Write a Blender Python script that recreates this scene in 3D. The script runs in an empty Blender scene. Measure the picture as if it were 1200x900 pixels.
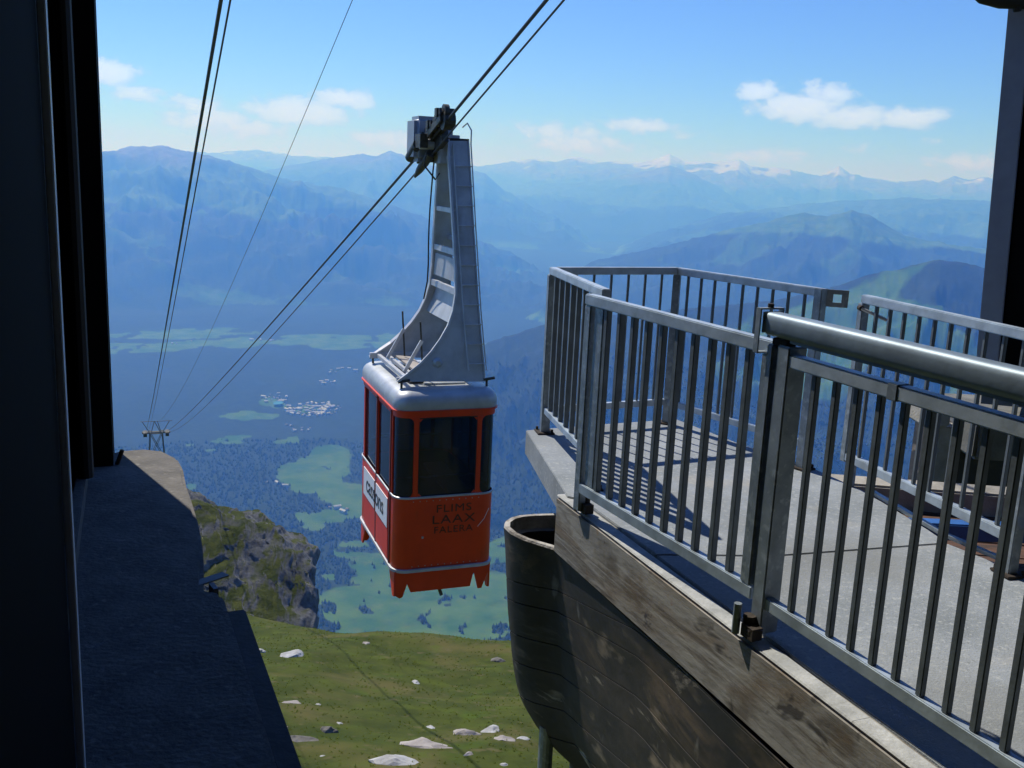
import bpy, bmesh, math, random
import numpy as np
from mathutils import Matrix, Vector
random.seed(7); rng=np.random.default_rng(7)
S=bpy.context.scene
COL=S.collection
# ---------------------------------------------------------------- camera
FPX=1150.0; PIT=math.radians(12.0); ROL=math.radians(2.6)
cd=bpy.data.cameras.new('camera'); cam=bpy.data.objects.new('camera',cd); COL.objects.link(cam)
cd.sensor_width=36; cd.lens=36*FPX/1200; cd.clip_start=.05; cd.clip_end=300000
_c,_s=math.cos(ROL),math.sin(ROL); _cp,_sp=math.cos(PIT),math.sin(PIT)
cam.matrix_world=Matrix(((_c,-_s,0,0),(_s*_sp,_c*_sp,-_cp,0),(_s*_cp,_c*_cp,_sp,0),(0,0,0,1)))
S.camera=cam
# ---------------------------------------------------------------- exposure, world, sun
S.view_settings.view_transform='Standard'; S.view_settings.look='None'
S.view_settings.exposure=0.0; S.view_settings.gamma=1
SUN_EL=math.radians(51); SUN_AZ=math.radians(-38)     # azimuth from +Y towards +X
sd=Vector((math.sin(SUN_AZ)*math.cos(SUN_EL),math.cos(SUN_AZ)*math.cos(SUN_EL),math.sin(SUN_EL)))
sl=bpy.data.lights.new('sun','SUN'); sun=bpy.data.objects.new('sun',sl); COL.objects.link(sun)
sl.energy=5.0; sl.angle=math.radians(.53); sl.color=(1,.975,.94)
sun.rotation_euler=sd.to_track_quat('Z','Y').to_euler()
W=bpy.data.worlds.new('World'); S.world=W; W.use_nodes=True
nt=W.node_tree; nt.nodes.clear(); N=nt.nodes.new; LK=nt.links.new
out=N('ShaderNodeOutputWorld'); bg=N('ShaderNodeBackground'); LK(bg.outputs[0],out.inputs[0])
sky=N('ShaderNodeTexSky'); sky.sky_type='NISHITA'; sky.sun_disc=False
sky.sun_elevation=SUN_EL; sky.sun_rotation=SUN_AZ; sky.altitude=2600; sky.air_density=.9; sky.dust_density=.1; sky.ozone_density=3.0
bg.inputs[1].default_value=.13
def M(op,a,b=None,c=None,tree=None,clamp=False):
    t=tree or nt; n=t.nodes.new('ShaderNodeMath'); n.operation=op; n.use_clamp=clamp
    for i,v in enumerate((a,b,c)):
        if v is None: continue
        if isinstance(v,(int,float)): n.inputs[i].default_value=v
        else: t.links.new(v,n.inputs[i])
    return n.outputs[0]
tc=N('ShaderNodeTexCoord'); sx=N('ShaderNodeSeparateXYZ'); LK(tc.outputs['Generated'],sx.inputs[0])
azn=M('MULTIPLY',M('ARCTAN2',sx.outputs[0],sx.outputs[1]),57.2958)
eln=M('MULTIPLY',M('ARCSINE',sx.outputs[2]),57.2958)
cx=N('ShaderNodeCombineXYZ'); LK(azn,cx.inputs[0]); LK(M('MULTIPLY',eln,1.35),cx.inputs[1])
def wnoise(scale,detail,rough=.55,off=0):
    mp=N('ShaderNodeVectorMath'); mp.operation='ADD'; LK(cx.outputs[0],mp.inputs[0]); mp.inputs[1].default_value=(off,off*.7,off)
    n=N('ShaderNodeTexNoise'); n.inputs['Scale'].default_value=scale; n.inputs['Detail'].default_value=detail; n.inputs['Roughness'].default_value=rough
    LK(mp.outputs[0],n.inputs['Vector']); return n.outputs[0]
n1=wnoise(.95,9,.62); n2=wnoise(.16,5,.6,31)
# individual cumulus clouds: azimuth, elevation, half width, half height, weight (degrees)
CL=[(15.0,4.3,2.8,.8,1.2),(17.9,3.9,2.8,.75,1.05),(12.9,5.0,1.4,.7,1.0),(20.6,3.9,2.4,.6,1.05),(16.2,5.0,1.6,.75,1.0),(25.6,10.2,2.6,.9,1.1),
    (-22.7,4.3,2.0,.7,1.2),(-20.8,3.3,1.8,.5,.9),(-24.0,3.4,1.8,.7,1.0),(-18.0,2.9,2.4,.6,.9),(-12.5,2.9,3.2,.85,1.15),(-10.2,3.7,2.0,.6,1.1),(-17.0,2.2,3.0,.7,1.05),(-7.5,1.7,3,.6,.95),(3.0,1.9,3.6,.7,.95),(-8.5,3.3,2.2,.4,.5),(-15.6,1.9,2.8,.7,.95),(-9.5,2.0,2.0,.5,.5),
    (2,2.5,4,.7,.85),(6.5,3.0,2.4,.5,1.0),(9,2.6,2.5,.4,.5),(13,1.7,3.4,.5,.85),(18,2.2,2.0,.5,.55),(24,1.7,3.4,.6,.85),(-3,2.6,2.8,.7,.5),(22,2.7,1.3,.4,.5),
    (50,5,4,1,.9),(66,7,5,1.3,1),(95,4,4,.9,.9),(-50,4,4,.9,.9),(-75,6,5,1.2,1),(-110,4,4,1,.9),(130,5,5,1.2,1),(165,4,5,1,.9),(-150,6,5,1.2,1)]
acc=None
for a,e,wd,hg,wt in CL:
    dx=M('DIVIDE',M('SUBTRACT',azn,a),wd*1.5); dy=M('DIVIDE',M('SUBTRACT',eln,e),hg*1.5)
    g=M('MULTIPLY',M('EXPONENT',M('MULTIPLY',M('ADD',M('MULTIPLY',dx,dx),M('MULTIPLY',dy,dy)),-1.6)),wt)
    acc=g if acc is None else M('MAXIMUM',acc,g)
dens=M('SUBTRACT',M('ADD',M('MULTIPLY',acc,1.05),M('MULTIPLY',n1,1.7)),1.30)
mask=M('MULTIPLY',dens,3.2,clamp=True); mask=M('MULTIPLY',mask,M('ADD',.3,M('MULTIPLY',acc,.65)),clamp=True)
cr=N('ShaderNodeMixRGB'); cr.blend_type='MIX'
cr.inputs[1].default_value=(3.4,5.0,9.0,1); cr.inputs[2].default_value=(5.6,7.3,12.5,1)
LK(M('MULTIPLY',dens,1.9,clamp=True),cr.inputs[0])
tint=N('ShaderNodeMixRGB'); tint.blend_type='MULTIPLY'; tint.inputs[0].default_value=1; tint.inputs[2].default_value=(.585,.81,1.32,1); LK(sky.outputs[0],tint.inputs[1])
mx=N('ShaderNodeMixRGB'); LK(mask,mx.inputs[0]); LK(tint.outputs[0],mx.inputs[1]); LK(cr.outputs[0],mx.inputs[2]); LK(mx.outputs[0],bg.inputs[0])
S.cycles.volume_bounces=1; S.cycles.max_bounces=6; S.cycles.transparent_max_bounces=12

# ---------------------------------------------------------------- sight lines used to place things at their real distance
def ray(px,py):
    x=(px-600)/FPX; y=-(py-450)/FPX
    x2=_c*x-_s*y; y2=_s*x+_c*y
    return Vector((x2,_cp+y2*_sp,-_sp+y2*_cp))
def onz(px,py,z): v=ray(px,py); return v*(z/v.z)
def aty(px,py,Y): v=ray(px,py); return v*(Y/v.y)

# ---------------------------------------------------------------- mesh helpers
class MB:
    def __init__(s): s.v=[]; s.f=[]; s.sm=False
    def add(s,vs,fs):
        o=len(s.v); s.v+= [tuple(v) for v in vs]; s.f+=[tuple(i+o for i in f) for f in fs]; return s
    def box(s,c,d,rz=0):
        x,y,z=(a/2 for a in d); cs,sn=math.cos(rz),math.sin(rz); vs=[]
        for k in (-z,z):
            for i,j in ((-x,-y),(x,-y),(x,y),(-x,y)): vs.append((c[0]+i*cs-j*sn,c[1]+i*sn+j*cs,c[2]+k))
        return s.add(vs,[(3,2,1,0),(4,5,6,7),(0,1,5,4),(1,2,6,5),(2,3,7,6),(3,0,4,7)])
    def bar(s,p,q,w,h,up=(0,0,1)):
        p=Vector(p);q=Vector(q); d=(q-p).normalized(); u=Vector(up); r=d.cross(u)
        if r.length<1e-4: r=d.cross(Vector((1,0,0)))
        r.normalize(); u=r.cross(d); vs=[]
        for e in (p,q):
            for i,j in ((-1,-1),(1,-1),(1,1),(-1,1)): vs.append(e+r*(i*w/2)+u*(j*h/2))
        return s.add(vs,[(0,1,2,3),(7,6,5,4),(4,5,1,0),(5,6,2,1),(6,7,3,2),(7,4,0,3)])
    def tube(s,pts,r,n=8,close=True):
        pts=[Vector(p) for p in pts]; rings=[]; o=len(s.v); prev=None
        for i,p in enumerate(pts):
            d=(pts[min(i+1,len(pts)-1)]-pts[max(i-1,0)]).normalized()
            if prev is None:
                a=d.cross(Vector((0,0,1)));
                if a.length<1e-3: a=d.cross(Vector((1,0,0)))
            else: a=prev-d*prev.dot(d)
            a.normalize(); prev=a; b=d.cross(a); rr=r[i] if isinstance(r,(list,tuple)) else r
            for k in range(n):
                t=2*math.pi*k/n; s.v.append(tuple(p+a*(rr*math.cos(t))+b*(rr*math.sin(t))))
        for i in range(len(pts)-1):
            for k in range(n): s.f.append((o+i*n+k,o+i*n+(k+1)%n,o+(i+1)*n+(k+1)%n,o+(i+1)*n+k))
        if close: s.f.append(tuple(o+k for k in range(n))[::-1]); s.f.append(tuple(o+(len(pts)-1)*n+k for k in range(n)))
        return s
    def prism(s,poly,z0,z1):
        n=len(poly); a=sum(poly[i][0]*poly[(i+1)%n][1]-poly[(i+1)%n][0]*poly[i][1] for i in range(n))
        if a<0: poly=poly[::-1]
        vs=[(p[0],p[1],z0) for p in poly]+[(p[0],p[1],z1) for p in poly]
        return s.add(vs,[tuple(range(n))[::-1],tuple(range(n,2*n))]+[(i,(i+1)%n,n+(i+1)%n,n+i) for i in range(n)])
    def plate(s,poly,axis_o,ax,az,ay,th):
        """polygon (u,w) laid in plane axis_o + u*ax + w*az, thickness th along ay"""
        o=Vector(axis_o);ax=Vector(ax);az=Vector(az);ay=Vector(ay); n=len(poly)
        vs=[o+ax*u+az*w-ay*th/2 for u,w in poly]+[o+ax*u+az*w+ay*th/2 for u,w in poly]
        return s.add(vs,[tuple(range(n)),tuple(range(n,2*n))[::-1]]+[(i,n+i,n+(i+1)%n,(i+1)%n) for i in range(n)])
    def cyl(s,p,q,r,n=14): return s.tube([p,q],r,n)
    def loft(s,rings,caps=(True,True)):
        o=len(s.v); n=len(rings[0])
        for r in rings: s.v+=[tuple(v) for v in r]
        for i in range(len(rings)-1):
            for k in range(n): s.f.append((o+i*n+k,o+i*n+(k+1)%n,o+(i+1)*n+(k+1)%n,o+(i+1)*n+k))
        if caps[0]: s.f.append(tuple(o+k for k in range(n))[::-1])
        if caps[1]: s.f.append(tuple(o+(len(rings)-1)*n+k for k in range(n)))
        return s
    def mesh(s,name,mat,bevel=0,smooth=False):
        m=bpy.data.meshes.new(name); m.from_pydata(s.v,[],s.f)
        bm=bmesh.new(); bm.from_mesh(m); bmesh.ops.recalc_face_normals(bm,faces=bm.faces)
        if bevel: bmesh.ops.bevel(bm,geom=[e for e in bm.edges if e.calc_face_angle(0)>.5],offset=bevel,segments=(5 if bevel>.03 else 2),affect='EDGES',clamp_overlap=True)
        if smooth:
            for f in bm.faces: f.smooth=True
            for e in bm.edges:
                if e.calc_face_angle(0)>.7: e.smooth=False
        bm.to_mesh(m); bm.free()
        if mat: m.materials.append(mat)
        return m
def link(name,me,parent=None,loc=(0,0,0),rz=0,label=None):
    o=bpy.data.objects.new(name,me); COL.objects.link(o); o.location=loc; o.rotation_euler=(0,0,rz)
    if parent: o.parent=parent
    if label: o['label']=label
    return o
def part(name,mb,mat,parent,loc=(0,0,0),rz=0,bevel=0,smooth=False,label=None):
    return link(name,mb.mesh(name,mat,bevel,smooth),parent,loc,rz,label)
def tag(o,label,cat=None,group=None,kind=None):
    o['label']=label
    if cat: o['category']=cat
    if group: o['group']=group
    if kind: o['kind']=kind
    return o
def thing(name,label,cat,loc=(0,0,0),rz=0,group=None):
    o=bpy.data.objects.new(name,None); COL.objects.link(o); o.location=loc; o.rotation_euler=(0,0,rz); o.empty_display_size=.2
    return tag(o,label,cat,group)

# ---------------------------------------------------------------- materials
def mat(name,col,rough=.6,metal=0,var=.0,scale=6,col2=None,bump=0,bscale=40,spec=.5,detail=6,streak=None,coord='Object',vlo=.35,vhi=.65):
    m=bpy.data.materials.new(name); m.use_nodes=True; t=m.node_tree; b=t.nodes['Principled BSDF']
    b.inputs['Roughness'].default_value=rough; b.inputs['Metallic'].default_value=metal; b.inputs['Specular IOR Level'].default_value=spec
    b.inputs['Base Color'].default_value=(*col,1)
    c=t.nodes.new('ShaderNodeTexCoord'); vec=c.outputs[coord]
    if streak:
        mp=t.nodes.new('ShaderNodeMapping'); mp.inputs['Scale'].default_value=streak; t.links.new(vec,mp.inputs[0]); vec=mp.outputs[0]
    if var or col2:
        n=t.nodes.new('ShaderNodeTexNoise'); n.inputs['Scale'].default_value=scale; n.inputs['Detail'].default_value=detail; n.inputs['Roughness'].default_value=.62
        t.links.new(vec,n.inputs['Vector'])
        r=t.nodes.new('ShaderNodeValToRGB'); r.color_ramp.elements[0].position=vlo; r.color_ramp.elements[1].position=vhi
        c2=col2 or tuple(x*(1-var) for x in col)
        r.color_ramp.elements[0].color=(*c2,1); r.color_ramp.elements[1].color=(*col,1)
        t.links.new(n.outputs[0],r.inputs[0]); t.links.new(r.outputs[0],b.inputs['Base Color'])
    if bump:
        n=t.nodes.new('ShaderNodeTexNoise'); n.inputs['Scale'].default_value=bscale; n.inputs['Detail'].default_value=5
        t.links.new(vec,n.inputs['Vector']); bp=t.nodes.new('ShaderNodeBump'); bp.inputs['Strength'].default_value=bump; bp.inputs['Distance'].default_value=.02
        t.links.new(n.outputs[0],bp.inputs['Height']); t.links.new(bp.outputs[0],b.inputs['Normal'])
    return m
def add_layer(m,col,scale,lo,hi,streak=None,factor=1.0,coord='Object',off=0):
    """another noise patterned colour (stain, dirt) mixed over the base colour"""
    t=m.node_tree; b=t.nodes['Principled BSDF']; src=b.inputs['Base Color'].links[0].from_socket if b.inputs['Base Color'].links else None
    c=t.nodes.new('ShaderNodeTexCoord'); mp=t.nodes.new('ShaderNodeMapping'); mp.inputs['Scale'].default_value=streak or (1,1,1); mp.inputs['Location'].default_value=(off,off,off)
    t.links.new(c.outputs[coord],mp.inputs[0]); n=t.nodes.new('ShaderNodeTexNoise'); n.inputs['Scale'].default_value=scale; n.inputs['Detail'].default_value=6
    t.links.new(mp.outputs[0],n.inputs['Vector']); r=t.nodes.new('ShaderNodeMapRange'); r.inputs[1].default_value=lo; r.inputs[2].default_value=hi; r.inputs[4].default_value=factor
    t.links.new(n.outputs[0],r.inputs[0]); x=t.nodes.new('ShaderNodeMixRGB'); t.links.new(r.outputs[0],x.inputs[0])
    if src: t.links.new(src,x.inputs[1])
    else: x.inputs[1].default_value=b.inputs['Base Color'].default_value
    x.inputs[2].default_value=(*col,1); t.links.new(x.outputs[0],b.inputs['Base Color']); return m
GALV=mat('galvanised_steel',(.33,.375,.415),.5,.6,col2=(.21,.245,.27),scale=9,bump=.05,bscale=60)
add_layer(GALV,(.5,.54,.57),26,.56,.66,factor=.5)
STRIPM=mat('white_door_track',(.75,.76,.78),.5)
PIPEM=mat('brown_pipe_paint',(.035,.03,.03),.6)
TRIMR=mat('pale_corner_trim',(.34,.35,.40),.6,0,var=.15,scale=5)
RAILM=mat('galvanised_rail_lit_tone',(.50,.58,.66),.5,.45,col2=(.34,.40,.46),scale=8,bump=.05,bscale=60)  # lit copy of the galvanised steel: sun on the rail faces put into the colour
PICKM=mat('galvanised_picket_shade_tone',(.17,.20,.225),.55,.35,col2=(.11,.13,.15),scale=9,bump=.05,bscale=60)  # shaded copy of the galvanised steel: pickets darkened in the colour
HRAIL=mat('dull_handrail_steel',(.25,.32,.39),.54,.5,col2=(.19,.24,.29),scale=7,bump=.04,bscale=50)
RUSTY=mat('rusty_bolt_iron',(.06,.045,.035),.8,.3,var=.5,scale=30,bump=.3)
CONC=mat('deck_concrete',(.30,.33,.37),.9,0,col2=(.20,.225,.25),scale=2.2,bump=.25,bscale=120)
add_layer(CONC,(.40,.42,.43),38,.54,.68,factor=.7); add_layer(CONC,(.14,.155,.17),70,.58,.7,factor=.6,off=12); add_layer(CONC,(.19,.20,.205),.9,.52,.68,factor=.75,off=17); add_layer(CONC,(.37,.34,.29),1.7,.60,.74,factor=.6,off=27); add_layer(CONC,(.2,.2,.19),1.4,.6,.78,factor=.5,off=3)
SLAB=mat('slab_edge_concrete',(.40,.37,.32),.9,0,col2=(.24,.225,.2),scale=5,bump=.3,bscale=50)
add_layer(SLAB,(.12,.115,.11),2.2,.56,.72,factor=.6,off=5)
BOARD=mat('board_marked_concrete',(.36,.345,.32),.85,0,col2=(.23,.22,.21),scale=2.6,streak=(1,1,3.2),bump=.12,bscale=14)
add_layer(BOARD,(.10,.085,.07),2.6,.54,.66,streak=(1.2,1.2,1.8),factor=.8,off=2); add_layer(BOARD,(.055,.05,.05),9,.66,.72,factor=.8,off=6); add_layer(BOARD,(.34,.33,.31),4.5,.6,.7,streak=(.7,.7,2.4),factor=.8,off=9); add_layer(BOARD,(.26,.13,.05),6,.66,.72,factor=.7,off=4)
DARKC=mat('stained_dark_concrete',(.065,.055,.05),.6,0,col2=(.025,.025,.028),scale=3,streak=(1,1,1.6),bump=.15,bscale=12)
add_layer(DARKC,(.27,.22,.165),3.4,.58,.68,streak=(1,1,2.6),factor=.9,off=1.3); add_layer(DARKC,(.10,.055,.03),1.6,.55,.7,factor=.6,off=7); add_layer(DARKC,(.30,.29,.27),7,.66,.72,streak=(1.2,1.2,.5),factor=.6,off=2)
LEDGE=mat('ledge_concrete',(.17,.16,.15),.95,0,col2=(.11,.105,.10),scale=6,bump=.5,bscale=45)
add_layer(LEDGE,(.24,.225,.21),22,.58,.7,factor=.7)
TAR=mat('ledge_sheathing',(.06,.06,.065),.8,0,var=.4,scale=8,bump=.2)
BLACKP=mat('shade_black_cladding',(.007,.006,.006),.8,0,var=.4,scale=5,streak=(3,3,.4),spec=.1)  # near-black base: deep shade put into the colour
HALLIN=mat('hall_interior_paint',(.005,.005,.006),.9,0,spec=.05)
TRIMG=mat('grey_trim_paint',(.13,.15,.19),.6,0,var=.2,scale=5)
RED=mat('cabin_red_paint',(.74,.046,.009),.4,0,col2=(.64,.038,.009),scale=3,bump=.03,bscale=8)
add_layer(RED,(.22,.05,.03),5,.62,.8,factor=.5,streak=(1,1,.4))
DKRED=mat('dark_red_seam',(.16,.02,.012),.5,0)
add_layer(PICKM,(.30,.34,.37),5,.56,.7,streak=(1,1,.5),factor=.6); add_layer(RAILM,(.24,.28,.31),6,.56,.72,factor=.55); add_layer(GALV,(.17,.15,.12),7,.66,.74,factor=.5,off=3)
SILV=mat('cabin_roof_aluminium',(.50,.52,.54),.42,.25,col2=(.36,.38,.40),scale=4,bump=.05,bscale=14)
HANG=mat('hanger_grey_paint',(.52,.54,.56),.48,.15,col2=(.40,.42,.44),scale=4,bump=.06,bscale=18)
add_layer(HANG,(.2,.19,.17),3,.6,.75,streak=(1,1,.35),factor=.6)
HANGL=mat('hanger_flange_paint',(.60,.61,.62),.4,.2,var=.2,scale=6)
GREASE=mat('greasy_carriage_steel',(.10,.09,.065),.5,.4,col2=(.035,.034,.032),scale=14,bump=.3)
BOXM=mat('carriage_box_paint',(.30,.34,.40),.45,.2,var=.15,scale=4)
ROPE=mat('steel_rope',(.07,.075,.08),.5,.5)
WHITE=mat('white_panel',(.72,.74,.76),.5)
INK=mat('black_lettering',(.012,.012,.014),.5); INKR=mat('faded_dark_lettering',(.07,.018,.012),.5)
RUB=mat('black_rubber',(.015,.015,.016),.6)
BLUE=mat('blue_painted_steel',(.04,.14,.42),.4,0,var=.3,scale=8)
WOODB=mat('brown_weathered_timber',(.13,.06,.035),.8,0,col2=(.05,.03,.022),scale=4,streak=(1,6,6),bump=.4,bscale=20)
ROCK=mat('white_limestone',(.5,.5,.49),.9,0,col2=(.30,.29,.27),scale=2.2,bump=.6,bscale=9)
TOWM=mat('tower_steel',(.13,.14,.14),.6,.2)
ROAD=mat('pale_road_gravel',(.55,.53,.48),.9)
def glassmat():
    m=bpy.data.materials.new('tinted_glass'); m.use_nodes=True; t=m.node_tree; t.nodes.clear()
    o=t.nodes.new('ShaderNodeOutputMaterial'); p=t.nodes.new('ShaderNodeBsdfPrincipled'); p.inputs['Base Color'].default_value=(.010,.016,.030,1); p.inputs['Roughness'].default_value=.06
    tr=t.nodes.new('ShaderNodeBsdfTransparent'); tr.inputs[0].default_value=(.6,.7,.85,1); x=t.nodes.new('ShaderNodeMixShader'); x.inputs[0].default_value=.13
    t.links.new(p.outputs[0],x.inputs[1]); t.links.new(tr.outputs[0],x.inputs[2]); t.links.new(x.outputs[0],o.inputs[0]); return m
GLASS=glassmat()

# ---------------------------------------------------------------- noise for the ground
def _h(ix,iy,s):
    v=np.sin(ix*127.1+iy*311.7+s*74.7)*43758.5453; return v-np.floor(v)
def vn(x,y,s=0):
    ix=np.floor(x);iy=np.floor(y);fx=x-ix;fy=y-iy; fx=fx*fx*fx*(fx*(fx*6-15)+10); fy=fy*fy*fy*(fy*(fy*6-15)+10)
    a=_h(ix,iy,s);b=_h(ix+1,iy,s);c=_h(ix,iy+1,s);d=_h(ix+1,iy+1,s)
    return a+(b-a)*fx+(c-a)*fy+(a-b-c+d)*fx*fy
def fbm(x,y,o=5,s=0,ridged=False):
    t=np.zeros_like(x); a=.5; n=0
    for k in range(o):
        v=vn(x,y,s+k*3.1)
        if ridged: v=1-np.abs(2*v-1)
        t+=a*v; n+=a; a*=.5; x,y=(x*1.7-y*1.1)+13.3,(x*1.1+y*1.7)+7.7
    return t/n

# ---------------------------------------------------------------- far terrain: valley floor, forested slopes and ranges
def sil(pts):
    A=[];E_=[]
    for p in pts:
        v=ray(*p); A.append(math.degrees(math.atan2(v.x,v.y))); E_.append(v.z/math.hypot(v.x,v.y))
    return np.array(A),np.array(E_)
# crest outline points, crest distance, foot distance, foot height, noise amplitude
RIDGES=[
 ([(-300,180),(0,178),(120,182),(255,179),(300,174),(350,184),(420,186),(500,188),(560,195),(600,190),(625,186),(650,189),(675,183),(700,190),(742,190),(765,188),(785,180),(802,190),(850,190),(866,187),(880,195),(920,197),(945,203),(962,206),(972,201),(983,194),(996,204),(1010,207),(1035,210),(1060,214),(1085,211),(1100,214),(1118,207),(1135,212),(1152,209),(1250,215),(1500,225)],43000,30000,-1200,900,'snow'),
 ([(560,240),(600,226),(640,215),(690,212),(730,205),(760,200),(785,194),(815,205),(850,224),(900,252),(960,290),(1000,320)],33000,25000,-1400,500,'rock'),
 ([(250,215),(330,196),(370,190),(400,184),(425,180),(440,183),(458,177),(480,184),(500,191),(540,196),(568,203),(590,222),(614,237),(650,255),(700,290),(740,320)],27000,20500,-1500,700,'rock'),
 ([(700,300),(760,275),(850,250),(950,238),(1060,231),(1160,235),(1300,245),(1500,240)],23000,15500,-1500,500,'alp'),
 ([(-300,215),(40,196),(90,186),(120,178),(137,177),(150,173),(172,172),(190,169),(205,174),(225,178),(250,183),(280,192),(330,208),(400,222),(450,238),(520,262),(600,300),(660,335),(720,370)],17500,10800,-1560,800,'rock'),
 ([(640,335),(696,306),(760,292),(800,282),(847,271),(880,264),(910,256),(943,249),(970,253),(998,246),(1020,252),(1040,263),(1062,277),(1150,292),(1300,310),(1500,300)],13000,9300,-1560,420,'alp'),
 ([(540,420),(575,400),(640,380),(720,369),(800,362),(880,355),(940,345),(980,336),(1010,325),(1040,317),(1070,311),(1099,305),(1120,307),(1150,313),(1200,318),(1300,328),(1500,300)],6200,4250,-1560,300,'alpnear'),
]
def terrain(az,r):
    """az degrees, r metres -> height, cover class weights"""
    x=r*np.sin(np.radians(az)); y=r*np.cos(np.radians(az))
    floor=-1560+70*(fbm(x/1300,y/1300,4,5)-.5)+np.clip((r-3500)/5000,0,1)*40
    near=-.545*r-14+np.clip(r/600,0,1)*26*(fbm(x/160,y/160,4,9)-.5)
    h=np.maximum(near,floor); cls=np.zeros_like(h)
    for k,(pts,R,F,fz,amp,kind) in enumerate(RIDGES):
        A,E_=sil(pts); e=np.interp(az,A,E_)
        if pts[0][0]>0: e=np.where(az<A[0],e-(A[0]-az)*(.05 if kind=='alpnear' else .02),e)
        if kind in('rock',) and pts[-1][0]<1100: e=np.where(az>A[-1],e-(az-A[-1])*.02,e)
        crest=e*R+ (fbm(x/ (R*.018),y/(R*.018),4,20+k,True)-.5)*R*.0035
        t=np.clip((r-F)/(R-F),0,1.0); up=fz+(crest-fz)*(t**.92)
        sc=R*.085
        det=((fbm(x/sc,y/sc,6,k*2.3,True)-.55)*1.15+(fbm(x/sc*4.1,y/sc*4.1,5,k*2.3+50,True)-.55)*.28)*amp*np.sin(np.pi*np.clip(t,0,1))**.8
        back=crest-(r-R)*.42
        hk=np.where(r<R,up+det,back)
        hk=np.where(r<F,-9999,hk)
        cls=np.where(hk>h,k+1,cls); h=np.maximum(h,hk)
    return x,y,h,cls
az=np.concatenate([np.arange(-180,-46,3.0),np.arange(-46,-31,.5),np.arange(-31,33,.075),np.arange(33,46,.5),np.arange(46,180.1,3.0)])
rr=np.concatenate([100*1.02**np.arange(0,120),100*1.02**120*1.0085**np.arange(0,900)]); rr=rr[rr<50000]
AZ,RR=np.meshgrid(az,rr); X,Y,H,K=terrain(AZ,RR)
# meadows of the valley: (px,py,rx,ry) seen patches turned into patches of ground on the map
MEAD=[(160,412,60,7),(270,408,60,6),(390,404,60,9),(510,405,60,8),(240,395,60,6),(470,398,40,6),(284,489,22,5),(300,515,32,5),(350,518,12,3),(385,540,36,14),(405,560,30,22),
      (400,600,34,9),(430,590,30,14),(375,612,14,6),(362,600,10,6),(425,640,20,6),(470,700,70,14),(520,735,110,22),(600,690,60,16),(590,640,26,22),(610,725,60,20),(430,735,50,14),(400,668,12,3),(470,668,30,5),
      (150,395,30,4),(215,570,8,3),(230,520,8,3),(560,600,30,8),(252,535,6,2),(520,695,120,26),(590,640,46,22),(600,715,60,25),(500,655,60,16),(430,640,26,10),(450,710,60,20),(345,548,20,8),(372,560,24,12),(590,600,30,14),(350,478,34,7),(318,470,14,6)]
WX=(fbm(X/500,Y/500,4,41)-.5)*520; WY=(fbm(X/500,Y/500,4,47)-.5)*520
WX=WX*np.clip(RR/6000,.25,1); WY=WY*np.clip(RR/6000,.25,1)
mead=np.zeros_like(H)
def ellipse(px,py,rx,ry,z=-1545):
    c=onz(px,py,z); a=onz(px,py-ry,z); b=onz(px,py+ry,z); d=c.length
    R1=(a-b).length/2; R2=rx/FPX*d; u=Vector((c.x,c.y)).normalized(); return c,u,R1,R2
for e in MEAD:
    c,u,R1,R2=ellipse(*e); dx=X+WX-c.x; dy=Y+WY-c.y
    q=((dx*u.x+dy*u.y)/R1)**2+((dx*u.y-dy*u.x)/R2)**2; mead=np.maximum(mead,np.clip((1.25-q)*2.2,0,1))
low=np.clip((-1250-H)/250,0,1)
generic=np.clip((fbm(X/900,Y/900,5,61)-.54)*9,0,1)       # scattered clearings and pastures on the slopes
pasture=np.clip((fbm(X/2600,Y/1900,5,71)-.53)*8,0,1)
treeline=np.clip((H+720+500*(fbm(X/1500,Y/1500,4,81)-.5))/160,0,1)
valley=(K==0)
forest=np.where(valley,1-mead,1-np.maximum(np.maximum(generic*.5,pasture*.85*low),treeline))
tl7=np.clip((H+470+420*(fbm(X/900,Y/900,5,81)-.5))/240,0,1); forest=np.where(K==7,(1-tl7*.8)*(1-.7*generic*np.clip((AZ-8)/5,0,1)),forest)
forest=np.where((K==0)&(RR<2700),.0,forest)
# the open pasture at the foot keeps hedges and copses
cop=np.clip((fbm(X/70,Y/110,4,91)-.63)*14,0,1); forest=np.where(valley&(RR<3900),np.maximum(forest,cop*.95),forest)
cop2=np.clip((fbm(X/160,Y/200,4,93)-.60)*12,0,1); forest=np.where(valley&(RR>=3900),np.maximum(forest,cop2*.8),forest)
snow=np.where(K==1,np.clip((H+1100*(fbm(X/700,Y/700,5,99)-.5)-520)/120,0,1)*.8,0)
generic=np.where(K==7,generic*.5,generic); rocky=np.clip((H+150+500*(fbm(X/900,Y/900,5,111)-.5))/350,0,1)
na,nr=len(az),len(rr)
me=bpy.data.meshes.new('valley_terrain')
co=np.stack([X,Y,H],-1).reshape(-1,3).astype(np.float32)
idx=np.arange(na*nr).reshape(nr,na); q=np.stack([idx[:-1,:-1],idx[:-1,1:],idx[1:,1:],idx[1:,:-1]],-1).reshape(-1,4)[:, ::-1]
me.vertices.add(len(co)); me.vertices.foreach_set('co',co.ravel()); me.loops.add(q.size); me.loops.foreach_set('vertex_index',q.ravel().astype(np.int32))
me.polygons.add(len(q)); me.polygons.foreach_set('loop_start',np.arange(0,q.size,4,dtype=np.int32)); me.polygons.foreach_set('loop_total',np.full(len(q),4,dtype=np.int32)) if False else None
me.update(calc_edges=True)
me.polygons.foreach_set('use_smooth',np.ones(len(q),dtype=bool))
ca=me.color_attributes.new('cover','FLOAT_COLOR','POINT')
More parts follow.
